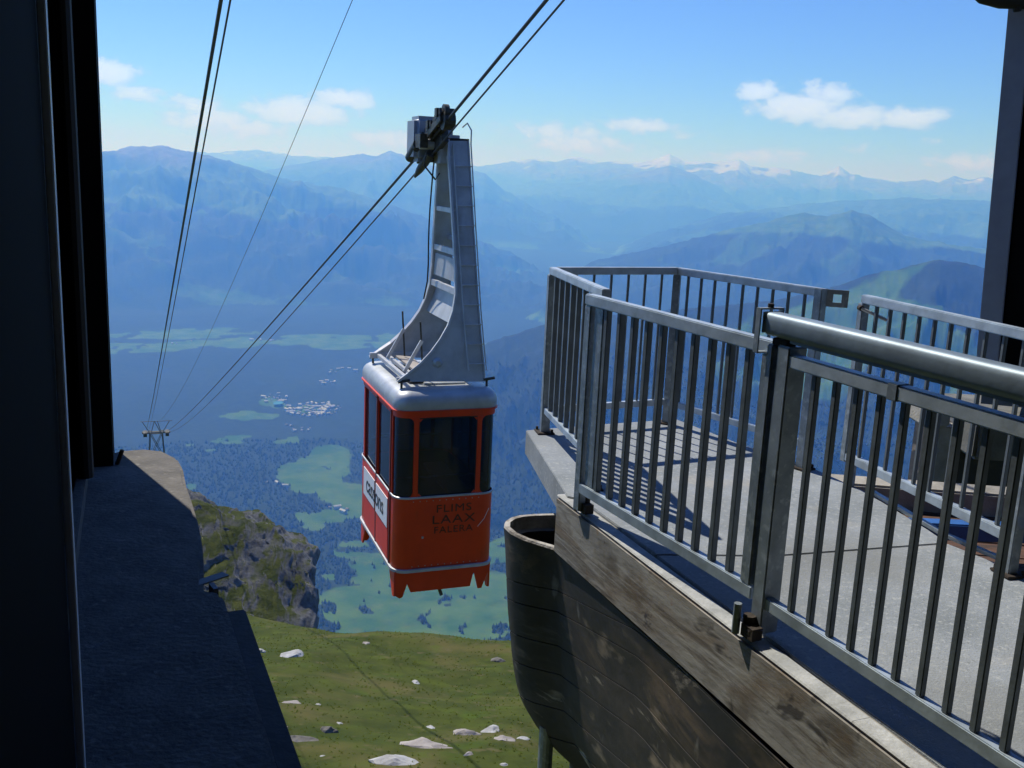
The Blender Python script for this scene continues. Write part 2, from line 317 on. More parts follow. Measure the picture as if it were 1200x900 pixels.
ca.data.foreach_set('color',np.stack([forest,rocky,snow,np.ones_like(H)],-1).reshape(-1).astype(np.float32))
terr=link('valley_terrain',me); tag(terr,'hazy valley floor with forest and pasture rising to distant mountain ranges',kind='structure')
tm=bpy.data.materials.new('valley_ground'); tm.use_nodes=True; t=tm.node_tree; b=t.nodes['Principled BSDF']; b.inputs['Roughness'].default_value=.95; b.inputs['Specular IOR Level'].default_value=.1
at=t.nodes.new('ShaderNodeAttribute'); at.attribute_name='cover'; sp=t.nodes.new('ShaderNodeSeparateColor'); t.links.new(at.outputs['Color'],sp.inputs[0])
gc=t.nodes.new('ShaderNodeTexCoord')
def tn(scale,detail=6,rough=.6):
    n=t.nodes.new('ShaderNodeTexNoise'); n.inputs['Scale'].default_value=scale; n.inputs['Detail'].default_value=detail; n.inputs['Roughness'].default_value=rough; t.links.new(gc.outputs['Object'],n.inputs['Vector']); return n.outputs[0]
def ramp(f,c0,c1,p0=.35,p1=.65):
    r=t.nodes.new('ShaderNodeValToRGB'); r.color_ramp.elements[0].position=p0; r.color_ramp.elements[1].position=p1; r.color_ramp.elements[0].color=(*c0,1); r.color_ramp.elements[1].color=(*c1,1); t.links.new(f,r.inputs[0]); return r.outputs[0]
def mixc(f,a,b_):
    x=t.nodes.new('ShaderNodeMixRGB'); t.links.new(f,x.inputs[0]); t.links.new(a,x.inputs[1]); t.links.new(b_,x.inputs[2]); return x.outputs[0]
meadc=ramp(tn(.006,7),(.034,.095,.011),(.085,.150,.020)); meadc=mixc(M('MULTIPLY',M('SUBTRACT',tn(.02,4),.5,tree=t),3,tree=t,clamp=True),meadc,ramp(tn(.012,7),(.025,.065,.009),(.12,.14,.03)))
forc=mixc(tn(.0018,5),ramp(tn(.03,7,.7),(.009,.016,.009),(.024,.036,.015)),ramp(tn(.02,7,.7),(.016,.026,.012),(.036,.055,.02))); rockc=ramp(tn(.0045,8,.7),(.06,.07,.045),(.20,.20,.17))
f2=M('ADD',sp.outputs[0],M('MULTIPLY',M('SUBTRACT',tn(.012,6,.7),.5,tree=t),.7,tree=t),tree=t); f2=M('MULTIPLY',M('SUBTRACT',f2,.38,tree=t),4,tree=t,clamp=True)
colr=mixc(f2,meadc,forc); colr=mixc(M('MULTIPLY',sp.outputs[1],M('SUBTRACT',1.0,f2,tree=t),tree=t),colr,rockc)
sn=t.nodes.new('ShaderNodeMixRGB'); sn.inputs[2].default_value=(.62,.74,.9,1); t.links.new(colr,sn.inputs[1]); t.links.new(M('MULTIPLY',M('ADD',sp.outputs[2],M('MULTIPLY',M('SUBTRACT',tn(.002,6,.7),.5,tree=t),1.2,tree=t),tree=t),sp.outputs[2],tree=t,clamp=True),sn.inputs[0])
t.links.new(sn.outputs[0],b.inputs['Base Color']); me.materials.append(tm)

def hgt(x,y):
    x=np.asarray(x,float);y=np.asarray(y,float); r=np.hypot(x,y); a=np.degrees(np.arctan2(x,y)); return terrain(a,r)[2]
# ---- conifers scattered over the forested ground (countless: one object)
ai=(AZ>-27)&(AZ<29)&(RR>2750)&(RR<5600)
fa,fr,ff,fk=AZ[ai],RR[ai],forest[ai],K[ai]
wgt=np.clip(ff-.35,0,1)*(1/np.sqrt(fr)); wgt/=wgt.sum(); NT=42000
pick=rng.choice(len(fa),NT,p=wgt); ta=fa[pick]+rng.uniform(-.04,.04,NT); tr=fr[pick]*(1+rng.uniform(-.005,.005,NT))
tx,ty,tz,_=terrain(ta,tr); th=np.minimum(rng.gamma(5,2.2,NT)+5,20); tw=th*rng.uniform(.26,.4,NT)
ang=rng.uniform(0,6.28,NT); vs=[];
ring=[np.stack([tx+tw*np.cos(ang+k*2*math.pi/5),ty+tw*np.sin(ang+k*2*math.pi/5),tz-2],-1) for k in range(5)]
vv=np.stack(ring+[np.stack([tx,ty,tz+th],-1)],1).reshape(-1,3); o6=(np.arange(NT)*6)[:,None]
ff_=np.concatenate([np.stack([o6[:,0]+k,o6[:,0]+(k+1)%5,o6[:,0]+5],-1) for k in range(5)])
def npmesh(name,v,f,m):
    k=f.shape[1]; e=bpy.data.meshes.new(name); e.vertices.add(len(v)); e.vertices.foreach_set('co',v.astype(np.float32).ravel()); e.loops.add(f.size); e.loops.foreach_set('vertex_index',f.astype(np.int32).ravel())
    e.polygons.add(len(f)); e.polygons.foreach_set('loop_start',np.arange(0,f.size,k,dtype=np.int32)); e.update(calc_edges=True)
    if m: e.materials.append(m)
    return e
FOL=mat('conifer_foliage',(.026,.038,.016),.9,0,col2=(.014,.022,.011),scale=.004,spec=.1,detail=2)
tag(link('forest',npmesh('forest',vv,ff_,FOL)),'dark conifer forest covering the valley floor and slopes','forest',kind='stuff')
# ---- village houses
HW=mat('pale_house_wall',(.42,.41,.39),.8); HR=mat('grey_brown_roof',(.22,.19,.17),.8)
def house_mesh(w,d,h,white):
    mb=MB().box((0,0,h/2),(w,d,h)); m=mb.mesh('village_house',HW)
    m.materials.append(HR if not white else HW)
    bm=bmesh.new(); bm.from_mesh(m)
    v=[bm.verts.new(p) for p in ((-w*.56,-d*.58,h),(w*.56,-d*.58,h),(w*.56,d*.58,h),(-w*.56,d*.58,h),(-w*.56,0,h+d*.33),(w*.56,0,h+d*.33))]
    for f in ((0,1,5,4),(2,3,4,5),(0,4,3),(1,2,5)): fc=bm.faces.new([v[i] for i in f]); fc.material_index=1
    bm.to_mesh(m); bm.free(); return m
hm=[house_mesh(17,12,8,False),house_mesh(24,14,11,True),house_mesh(13,11,7,False),house_mesh(34,16,14,True)]
HS=[((368,480,32,8),110,'in the village in the dark forest'),((322,468,14,6),20,'in the village in the dark forest'),((388,451,12,3),7,'in the hamlet above the village'),((345,503,18,8),8,'scattered in the forest below the village'),
    ((405,436,30,5),9,'in the hamlet above the village'),((330,566,20,6),3,'at the edge of the lower clearing'),((400,594,14,4),5,'at the edge of the lower clearing'),((205,408,3,1),2,'alone on the far pale terrace'),((285,405,60,4),7,'scattered along the far pale terrace')]
for (px,py,rx,ry),n,where in HS:
    c,u,R1,R2=ellipse(px,py,rx,ry)
    for k in range(n):
        a=random.uniform(0,6.28); q=math.sqrt(random.random()); p1=R1*q*math.cos(a); p2=R2*q*math.sin(a)
        x=c.x+u.x*p1+u.y*p2; y=c.y+u.y*p1-u.x*p2
        hk=random.randrange(4); o=link('village_house',hm[hk],None,(x,y,float(hgt(x,y))-1),random.uniform(0,3.1))
        sc=random.uniform(.8,1.25)*(.85); o.scale=(sc,sc,sc)
        tag(o,['tiny pale house with a grey brown roof ','tiny wide white house ','very small pale cottage with a grey brown roof ','long white apartment block seen tiny '][hk]+where,'house',group='houses '+where)
c,u,R1,R2=ellipse(326,475,6,2.2)
LAKE=mat('turquoise_water',(.04,.16,.22),.2)
pl=[(math.cos(k*.63)*(R2*.95),math.sin(k*.63)*R1*.9) for k in range(10)]; zl=float(hgt(c.x,c.y))+16
tag(part('lake',MB().prism(pl,0,2),LAKE,None,(c.x,c.y,zl)),'small turquoise lake beside the village in the forest',kind='structure')

# ---------------------------------------------------------------- near meadow knoll
def knoll(x,y):
    x=np.asarray(x,float);y=np.asarray(y,float)
    edge=36.5-.42*x*np.where(x<0,1,.3)+1.2*np.sin(x*.35)
    z=-5.7-.343*y+1.1*(fbm(x/9,y/9,4,3)-.5)+.35*(fbm(x/2.2,y/2.2,4,8)-.5)
    z=z-np.clip(y-edge,0,None)*.95-np.clip((y-edge+3)/6,0,1)**2*1.2
    z=z-np.clip(-24-x,0,None)*.7-np.clip(x-30,0,None)*.6
    return z
gx=np.arange(-70,50,.4); gy=np.arange(-14,115,.4); GX,GY=np.meshgrid(gx,gy); GZ=knoll(GX,GY)
ii=np.arange(GX.size).reshape(GX.shape); fq=np.stack([ii[:-1,:-1],ii[:-1,1:],ii[1:,1:],ii[1:,:-1]],-1).reshape(-1,4)
GR=mat('alpine_turf',(.060,.074,.013),.95,0,col2=(.038,.050,.010),scale=.9,bump=.6,bscale=5,spec=.1,detail=9,vlo=.38,vhi=.62)
add_layer(GR,(.10,.088,.03),.28,.50,.64,factor=.85); add_layer(GR,(.035,.052,.010),.5,.55,.68,factor=.8,off=21); add_layer(GR,(.072,.095,.014),1.1,.55,.68,factor=.7,off=33); add_layer(GR,(.12,.10,.05),2.2,.60,.7,factor=.6,off=4); add_layer(GR,(.06,.10,.010),.6,.6,.72,factor=.6,off=8)
nm=npmesh('alpine_meadow',np.stack([GX,GY,GZ],-1).reshape(-1,3),fq,GR); nm.polygons.foreach_set('use_smooth',np.ones(len(fq),dtype=bool))
tag(link('alpine_meadow',nm),'grassy slope with scattered stones below the station',kind='structure')
# grass tufts
NG=9000; bx=rng.uniform(-16,9,NG); by=15+rng.beta(1.1,1.3,NG)*26; keep=fbm(bx/1.6,by/1.6,3,77)>.30; bx,by=bx[keep],by[keep]; NG=len(bx)
bz=knoll(bx,by); V=[];
hh=rng.uniform(.012,.035,NG); aa=rng.uniform(0,6.28,NG); ln=rng.uniform(-.06,.06,(NG,2))
tris=[]
for k in range(3):
    a=aa+k*2.1; w=.025
    p0=np.stack([bx+w*np.cos(a),by+w*np.sin(a),bz-.01],-1); p1=np.stack([bx-w*np.cos(a),by-w*np.sin(a),bz-.01],-1)
    p2=np.stack([bx+ln[:,0]+.04*np.cos(a+1.6),by+ln[:,1]+.04*np.sin(a+1.6),bz+hh],-1); tris.append(np.stack([p0,p1,p2],1))
tv=np.concatenate(tris).reshape(-1,3); tf=np.arange(len(tv)).reshape(-1,3)
GB=mat('grass_blades',(.16,.19,.035),.9,0,col2=(.10,.13,.02),scale=.8,spec=.1)
t=GB.node_tree; tb_=t.nodes.new('ShaderNodeBsdfTranslucent'); tb_.inputs[0].default_value=(.16,.19,.03,1); mxs=t.nodes.new('ShaderNodeMixShader'); mxs.inputs[0].default_value=.5; t.links.new(t.nodes['Principled BSDF'].outputs[0],mxs.inputs[1]); t.links.new(tb_.outputs[0],mxs.inputs[2]); t.links.new(mxs.outputs[0],t.nodes['Material Output'].inputs[0])
tag(link('meadow_grass',npmesh('meadow_grass',tv,tf,GB)),'short alpine grass tufts on the meadow slope','grass',kind='stuff')
# boulders
def boulder(rx,ry,rz,seed,mat_=ROCK,sub=3):
    bm=bmesh.new(); bmesh.ops.create_icosphere(bm,subdivisions=sub,radius=1)
    rnd=random.Random(seed); cuts=[(Vector((rnd.uniform(-1,1),rnd.uniform(-1,1),rnd.uniform(-.3,1))).normalized(),rnd.uniform(.5,.85)) for _ in range(9)]
    for v in bm.verts:
        for n,d in cuts:
            e=v.co.dot(n)-d
            if e>0: v.co-=n*e
        p=v.co*2.3; k=float(fbm(np.array([p.x+seed*3.7]),np.array([p.y+p.z*1.3]),4,seed))-.5
        v.co*=1+k*.45
        v.co=Vector((v.co.x*rx,v.co.y*ry,v.co.z*rz))
    m=bpy.data.meshes.new('boulder'); bm.to_mesh(m); bm.free(); m.materials.append(mat_); return m
BR=[(337,768,16,9,'largest white boulder on the left of the meadow below the cliff'),(308,764,6,7,'small upright white stone left of the large boulder'),(301,777,8,10,'grey stone at the ledge edge below the small white stone'),
 (586,775,10,5,'flat white stone near the dark curved wall on the upper meadow'),(468,895,30,10,'broad white rock slab at the bottom of the meadow'),(497,874,36,9,'long pale grey rock slab lying in the lower meadow'),
 (543,861,18,7,'white slab at the top end of the long grey slab'),(576,857,13,6,'white rock right of the slab group'),(590,866,12,4,'low grey rock under the white rock of the slab group'),(520,877,18,4,'thin white rock strip below the long grey slab'),
 (612,866,9,5,'lone small pale rock right of the slab group'),(503,852,6,3,'small flat white stone above the long slab'),(384,857,11,8,'pale brown rounded rock beside the dark crevice'),(345,866,24,7,'dark grey flat rock beside the crevice on the left'),
 (325,852,14,5,'grey flat rock touching the ledge side'),(330,881,9,4,'white stone against the ledge near the bottom'),(398,848,4,3,'tiny white stone right of the crevice'),(428,754,5,4,'grey brown stone near the meadow crest'),
 (372,826,4,3,'tiny pale stone in the middle left of the meadow'),(486,800,5,3,'small pale stone in the centre of the meadow'),(429,757,4,4,None),(591,897,5,4,'small white stone at the bottom right by the steel post'),(430,745,3,2,None),(378,886,3,2,'tiny white stone at the bottom left of the slab'),
 (314,833,5,3,'small stone by the ledge halfway down the meadow'),(548,884,6,3,'small brown stone right of the broad white slab'),(340,824,12,4,'grey brown half buried rock left of the meadow')]
DKROCK=mat('dark_lichen_rock',(.22,.2,.17),.95,0,col2=(.07,.066,.06),scale=2,bump=.6,bscale=9)
PALER=mat('warm_grey_rock',(.42,.38,.34),.95,0,col2=(.25,.22,.2),scale=2,bump=.6,bscale=9)
for i,(px,py,rx,ry,lab) in enumerate(BR):
    if not lab: continue
    d=ray(px,py); Yb=20.0
    for _ in range(30):
        p=d*(Yb/d.y); Yb+= (p.z-float(knoll(p.x,p.y)))*1.2
    p=d*(Yb/d.y); wx=rx/FPX*p.length; wz=ry/FPX*p.length
    mt=DKROCK if 'dark' in lab else PALER if ('grey' in lab or 'brown' in lab) else ROCK
    o=link('boulder',boulder(wx*1.1,min(wx*1.1,wz*2.0),wz*.95,i+1,mt),None,(p.x,p.y,float(knoll(p.x,p.y))-wz*.22),0); tag(o,lab,'rock',group='stones on the meadow')

# ---------------------------------------------------------------- cliff outcrop behind the meadow on the left
sk=[(150,540),(200,562),(222,578),(240,584),(262,594),(285,602),(305,611),(325,621),(340,633),(355,641),(366,650),(372,664),(375,690),(377,716),(379,740)]
sx_=np.array([p[0] for p in sk],float); sy_=np.array([p[1] for p in sk],float)
nu,nv=260,170; vs=[];
for i in range(nu):
    u=i/(nu-1); px=150+u*220; py=float(np.interp(px,sx_,sy_)); c0=aty(px,py+13,72)
    for j in range(nv):
        w=j/(nv-1)
        if w<.42:  k=w/.42; yy=80-k*20; z=c0.z*(1) - (abs(k-.35) if k>.35 else 0)*9.0 - max(0,.35-k)*6
        else:      k=(w-.42)/.58; yy=60-k*4.0-1.2*math.sin(k*3.0); z=c0.z-5.85-k*26
        x=c0.x*(yy/72)**.92
        vs.append((x,yy,z))
vs=np.array(vs); gx_,gy_,gz_=vs[:,0],vs[:,1],vs[:,2]
n1_=(fbm(gx_/4,gz_/9+gy_/6,5,5,True)-.5); n2_=(fbm(gx_/1.2,gz_/2.5+gy_/2,4,15)-.5)
fc_=np.clip((gy_-56)/6,0.45,1); vs[:,1]+=(n1_*3.2+n2_*1.0)*fc_; vs[:,2]+=(fbm(gx_/3,gy_/3,5,25)-.5)*.8+n2_*.6; vs[:,0]+=n2_*.5
ii=np.arange(nu*nv).reshape(nu,nv); fq=np.stack([ii[:-1,:-1],ii[1:,:-1],ii[1:,1:],ii[:-1,1:]],-1).reshape(-1,4)
# right side wall going back, so the outcrop is closed
side=[]
CLM=bpy.data.materials.new('cliff_rock_and_turf'); CLM.use_nodes=True; t=CLM.node_tree; b=t.nodes['Principled BSDF']; b.inputs['Roughness'].default_value=.95; b.inputs['Specular IOR Level'].default_value=.15
gc=t.nodes.new('ShaderNodeTexCoord'); gm=t.nodes.new('ShaderNodeNewGeometry'); sz=t.nodes.new('ShaderNodeSeparateXYZ'); t.links.new(gm.outputs['Normal'],sz.inputs[0])
rk=ramp(tn(.9,10,.75),(.07,.072,.075),(.27,.265,.26),.36,.64); gr=ramp(tn(.7,7,.65),(.03,.045,.012),(.085,.095,.026))
fk_=M('MULTIPLY',M('SUBTRACT',M('ADD',sz.outputs[2],M('MULTIPLY',M('SUBTRACT',tn(.45,5),.5,tree=t),.9,tree=t),tree=t),.73,tree=t),6,tree=t,clamp=True); ta_=t.nodes.new('ShaderNodeAttribute'); ta_.attribute_name='turf'; fk_=M('MULTIPLY',fk_,ta_.outputs['Fac'],tree=t)
t.links.new(mixc(fk_,rk,gr),b.inputs['Base Color']); bp=t.nodes.new('ShaderNodeBump'); bp.inputs['Strength'].default_value=.8; bp.inputs['Distance'].default_value=.5; t.links.new(tn(1.6,10,.75),bp.inputs['Height']); t.links.new(bp.outputs[0],b.inputs['Normal'])
last=vs.reshape(nu,nv,3)[-1]; ns=16; back=[]
for s_ in range(1,ns):
    row=last.copy(); row[:,0]-=.30*s_+(s_/ns)**1.5*7-n2_[:nv]*.5; row[:,1]=row[:,1]+(s_)*1.4+(fbm(row[:,2]/3,np.full(nv,s_*.5),4,33)-.5)*1.5; row[:,2]-=s_*.85; back.append(row)
allv=np.concatenate([vs]+back); ii=np.concatenate([np.arange(nu*nv).reshape(nu,nv),(nu*nv+np.arange((ns-1)*nv)).reshape(ns-1,nv)])
fq=np.stack([ii[:-1,:-1],ii[1:,:-1],ii[1:,1:],ii[:-1,1:]],-1).reshape(-1,4)
cm=npmesh('rock_outcrop',allv,fq,CLM)
turf=np.zeros(len(allv)); jj=np.arange(nu*nv)%nv/(nv-1); turf[:nu*nv]=np.clip((.50-jj)*14,0,1); ca=cm.color_attributes.new('turf','FLOAT_COLOR','POINT'); ca.data.foreach_set('color',np.repeat(turf,4).astype(np.float32))
tag(link('rock_outcrop',cm),'grey cliff outcrop with grassy top beyond the left ledge',kind='structure')

# ---------------------------------------------------------------- viewing deck
ZD=-1.74; ZT=-.589; ZG=-.575; ZL=-1.70; KS=1.0235
def P(x,y,z=0): return Vector((x,y,z))
deck=thing('viewing_deck','grey concrete viewing deck with board marked edge beam inside the railings','deck',(0,0,ZD))
def ks(l): return [(a*KS,b_*KS) for a,b_ in l]
outer=[(.11,6.50),(.30,5.16),(.46,5.06),(1.5,2.30),(2.55,-.6)]
right_=[(1.22,7.02),(1.55,6.40),(1.90,5.88),(2.07,5.46),(2.21,4.75),(2.40,4.32),(2.75,3.3),(3.3,1.6),(4.0,-.6)]
# slabs: the joints seen across the deck divide it
def lerp(a,b,t): return (a[0]+(b[0]-a[0])*t,a[1]+(b[1]-a[1])*t)
J0=onz(905,651,ZD); J1=onz(1110,636,ZD)          # expansion joint across the deck
A0=P(.27*KS,5.17*KS);A1=P(2.06*KS,.72*KS); ad=(A1-A0).normalized(); anr=P(-ad.y,ad.x)
if anr.x<0: anr=-anr
def edge_at(y): return A0+ad*((y-A0.y-anr.y*.094)/ad.y)+anr*.094
E0=edge_at(5.20);E1=edge_at(J0.y-.05);E2=edge_at(-.6)
polyfar=ks([(.11,6.50),(.68,6.78),(1.22,7.02),(1.55,6.40),(1.90,5.88),(2.07,5.46),(2.19,4.84)])+[(J1.x,J1.y),(J0.x,J0.y),(E1.x,E1.y),(E0.x,E0.y)]+ks([(.33,5.12)])
jd=(J1-J0).normalized()*.006; jn=Vector((jd.y,-jd.x))
polynear=[(E1.x+jn.x,E1.y+jn.y),(J0.x+jn.x,J0.y+jn.y),(J1.x+jn.x,J1.y+jn.y)]+ks([(2.40,4.32),(2.75,3.3),(3.3,1.6),(4.0,-.6)])+[(E2.x,E2.y)]
part('slab',MB().prism(polyfar,-.17,0),CONC,deck,bevel=.004)
part('slab',MB().prism(polynear,-.17,-.003),CONC,deck,bevel=.004)
# outer edge beam: board marked face with pale coping
A0=P(.27*KS,5.17*KS);A1=P(2.06*KS,.72*KS); ad=(A1-A0).normalized(); anr=P(ad.y,-ad.x)  # towards deck
if anr.x<0: anr=-anr
segs=[(0,.52),(.521,1.0)]
for a,bq in ((0,.60),(.602,1.0)):
    p=A0.lerp(A1,a);q_=A0.lerp(A1,bq)
    poly=[(p.x,p.y),(q_.x,q_.y),(q_.x+anr.x*.235,q_.y+anr.y*.235),(p.x+anr.x*.235,p.y+anr.y*.235)]
    part('edge_beam',MB().prism(poly,-.355,-.016),BOARD,deck,bevel=.014,label='board marked concrete edge beam with dark stains')
# worn mortar coping strip on top of the beam
mb=MB(); nseg=4; Lq=(A1-A0).length
for i in range(nseg):
    a=A0+ad*(Lq*i/nseg+.002); b2=A0+ad*(Lq*(i+1)/nseg)
    w0=.006; w1=.088
    mb.add([a+anr*w0+P(0,0,-.016),b2+anr*w0+P(0,0,-.016),b2+anr*w1+P(0,0,-.016),a+anr*w1+P(0,0,-.016),
            a+anr*(w0+.006)+P(0,0,-.010),b2+anr*(w0+.006)+P(0,0,-.010),b2+anr*(w1-.008)+P(0,0,-.010),a+anr*(w1-.008)+P(0,0,-.010)],
           [(4,5,6,7),(0,1,5,4),(1,2,6,5),(2,3,7,6),(3,0,4,7)])
def add_grain(m,rot,col,scale,lo,hi,factor,stretch=(1,.16,1.6),dist=1.6,off=0,detail=4):
    t=m.node_tree; b=t.nodes['Principled BSDF']; src=b.inputs['Base Color'].links[0].from_socket
    c=t.nodes.new('ShaderNodeTexCoord'); mp=t.nodes.new('ShaderNodeMapping'); mp.vector_type='TEXTURE'; mp.inputs['Rotation'].default_value=(0,0,rot); mp.inputs['Scale'].default_value=tuple(1/q for q in stretch); mp.inputs['Location'].default_value=(off,off,off)
    t.links.new(c.outputs['Object'],mp.inputs[0]); w=t.nodes.new('ShaderNodeTexNoise'); w.inputs['Scale'].default_value=scale; w.inputs['Distortion'].default_value=dist; w.inputs['Detail'].default_value=detail; w.inputs['Roughness'].default_value=.7
    t.links.new(mp.outputs[0],w.inputs['Vector']); r=t.nodes.new('ShaderNodeMapRange'); r.inputs[1].default_value=lo; r.inputs[2].default_value=hi; r.inputs[4].default_value=factor
    t.links.new(w.outputs[0],r.inputs[0]); x=t.nodes.new('ShaderNodeMixRGB'); t.links.new(r.outputs[0],x.inputs[0]); t.links.new(src,x.inputs[1]); x.inputs[2].default_value=(*col,1); t.links.new(x.outputs[0],b.inputs['Base Color'])
GA=math.atan2(ad.x,-ad.y)      # the boards run along the beam
add_grain(BOARD,GA,(.17,.115,.065),1.4,.52,.64,.6,stretch=(1,.4,1.2),dist=1.2,off=13,detail=7); add_grain(BOARD,GA,(.09,.07,.055),5,.50,.62,.7); add_grain(BOARD,GA,(.46,.45,.43),7,.56,.68,.55,off=3,stretch=(1,.1,2.4)); add_grain(BOARD,GA,(.045,.04,.04),3.2,.62,.67,.9,off=7,stretch=(1,.7,1.2),dist=.4)
add_grain(DARKC,GA,(.12,.09,.065),1.5,.54,.62,.8,stretch=(1,.45,1.3),dist=1.8,detail=9); add_grain(DARKC,GA,(.40,.36,.31),1.3,.60,.66,.85,stretch=(1,.4,1.7),dist=2.4,off=5,detail=9); add_grain(DARKC,GA,(.018,.019,.024),1.3,.46,.58,.9,stretch=(1,.5,.9),dist=1,off=9)
COP=mat('worn_mortar_coping',(.45,.46,.46),.9,0,col2=(.30,.31,.31),scale=9,bump=.3,bscale=40); part('coping',mb,COP,deck)
# kerb lip of the right edge
mb=MB(); rt=ks([(1.24,7.0),(1.57,6.4),(1.92,5.9),(2.09,5.46),(2.23,4.75),(2.41,4.36)])
for i in range(3,len(rt)-1): mb.bar((*rt[i],.012),(*rt[i+1],.012),.03,.02)
part('metal_edge_strip',mb,GALV,deck)

# ---------------------------------------------------------------- dark curved trough below the deck edge
tro=thing('cable_trough','dark stained curved concrete wall with hollow rounded nose under the deck edge','wall',(0,0,0)); TS=[]
def contour(zt):
    """plan outline of the wall at height fraction 0 (rim) .. 1 (bottom)"""
    zc=max(0,zt); sh=min(.5,.18*zc+2.4*zc**8)          # the nose recedes towards the camera side downwards
    pts=[]
    base=P(1.99,.76); dirv=(P(.285,5.20)-base).normalized()
    nose_len=(P(.285,5.20)-base).length
    for k in range(40): pts.append(base+dirv*(nose_len*k/39))
    # rounded nose: control polygon seen at the rim
    ctl=[P(.285,5.20),P(.19,5.27),P(.10,5.34),P(.03,5.43),P(-.01,5.53),P(-.005,5.62),P(.03,5.69),P(.08,5.735),P(.17,5.77),P(.30,5.80),P(.50,5.84)]
    pts+=ctl[1:]
    pts+=[P(.9,5.4),P(1.6,3.6),P(2.7,.9)]
    out_=[]
    for p in pts:
        w=max(0,min(1,(p.y-3.2)/2.4)); out_.append(P(p.x+sh*.95*w,p.y-sh*.5*w))
    return [P(p.x*KS,p.y*KS) for p in out_]
ZR=-2.098;ZB=-3.84
nlev=26
def seam(p):   # height of the construction joint along the wall
    return -2.108-max(0,(p.y-4.35))*.235
def wall_part(z_from,z_to,n,inset_first=False,inset_last=False,gap=.0035):
    rings=[]
    for i in range(n+1):
        f=i/n; ring_=[]
        for k in range(len(contour(0))):
            top=contour(0)[k]; a=z_from(top); bz_=z_to(top); z=a+(bz_-a)*f; zt=(ZR-z)/(ZR-ZB); c=CT(zt)[k]
            ring_.append([c.x,c.y,z])
        rings.append(ring_)
    cen=P(1.2,3.9)
    def inset(r,d):
        o=[]; m=len(r); sgn=-sum(r[k][0]*r[(k+1)%m][1]-r[(k+1)%m][0]*r[k][1] for k in range(m))
        for k in range(m):
            a=Vector(r[k-1]);b_=Vector(r[(k+1)%m]); tt=(b_-a); nrm=Vector((tt.y,-tt.x,0)); nrm=nrm.normalized() if nrm.length>0 else nrm
            if sgn<0: nrm=-nrm
            o.append([r[k][0]+nrm.x*d,r[k][1]+nrm.y*d,r[k][2]])
        return o
    if inset_last: rings[-1]=[[*p[:2],p[2]+gap] for p in rings[-1]]; rings.append(inset([[*p[:2],p[2]-gap] for p in rings[-1]],.02))
    if inset_first: rings[0]=[[*p[:2],p[2]-gap] for p in rings[0]]; rings.insert(0,inset([[*p[:2],p[2]+gap] for p in rings[0]],.02))
    return rings
_ct={}
def CT(z):
    z=round(z,4)
    if z not in _ct: _ct[z]=contour(max(0,z))
    return _ct[z]
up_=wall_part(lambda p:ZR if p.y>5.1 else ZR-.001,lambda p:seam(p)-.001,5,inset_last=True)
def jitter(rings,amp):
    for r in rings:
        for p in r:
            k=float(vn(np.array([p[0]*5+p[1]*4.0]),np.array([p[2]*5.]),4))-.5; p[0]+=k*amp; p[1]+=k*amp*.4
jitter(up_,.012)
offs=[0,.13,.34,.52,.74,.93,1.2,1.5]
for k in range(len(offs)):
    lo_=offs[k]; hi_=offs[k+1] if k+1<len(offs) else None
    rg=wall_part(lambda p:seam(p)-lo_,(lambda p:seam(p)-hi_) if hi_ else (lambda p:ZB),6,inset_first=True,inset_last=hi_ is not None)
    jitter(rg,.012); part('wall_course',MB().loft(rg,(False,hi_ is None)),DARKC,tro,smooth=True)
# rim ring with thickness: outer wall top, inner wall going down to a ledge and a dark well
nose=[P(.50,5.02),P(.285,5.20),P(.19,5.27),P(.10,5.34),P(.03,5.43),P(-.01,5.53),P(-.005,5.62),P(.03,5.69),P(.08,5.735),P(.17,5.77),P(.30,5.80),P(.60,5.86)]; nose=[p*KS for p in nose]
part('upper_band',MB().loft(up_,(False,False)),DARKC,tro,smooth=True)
def shrink(pts,d):
    cen=P(.40,5.50); return [cen+(p-cen)*(1-d/max(.2,(p-cen).length)) for p in pts]
rings=[[Vector((p.x,p.y,ZR)) for p in nose],[Vector((p.x,p.y,ZR+.012)) for p in shrink(nose,.008)],[Vector((p.x,p.y,ZR+.012)) for p in shrink(nose,.040)],[Vector((p.x,p.y,ZR-.07)) for p in shrink(nose,.046)],
       [Vector((p.x,p.y,ZR-.075)) for p in shrink(nose,.085)],[Vector((p.x,p.y,ZR-.55)) for p in shrink(nose,.09)]]
RIM=mat('worn_rim_concrete',(.55,.53,.50),.8,0,col2=(.16,.14,.12),scale=7,bump=.5)
mb=MB().loft(rings[:4],(False,False)); part('rim',mb,RIM,tro,smooth=True)
part('inner_ledge',MB().loft(rings[3:5],(False,False)),SLAB,tro)
part('well',MB().loft(rings[4:],(False,True)),RUB,tro)
PP=aty(641,850,5.4)
tag(part('support_post',MB().cyl((0,0,0),(0,0,9),.045),GALV,None,(PP.x,PP.y,PP.z-9)),'thin steel post under the nose of the dark curved wall','post')

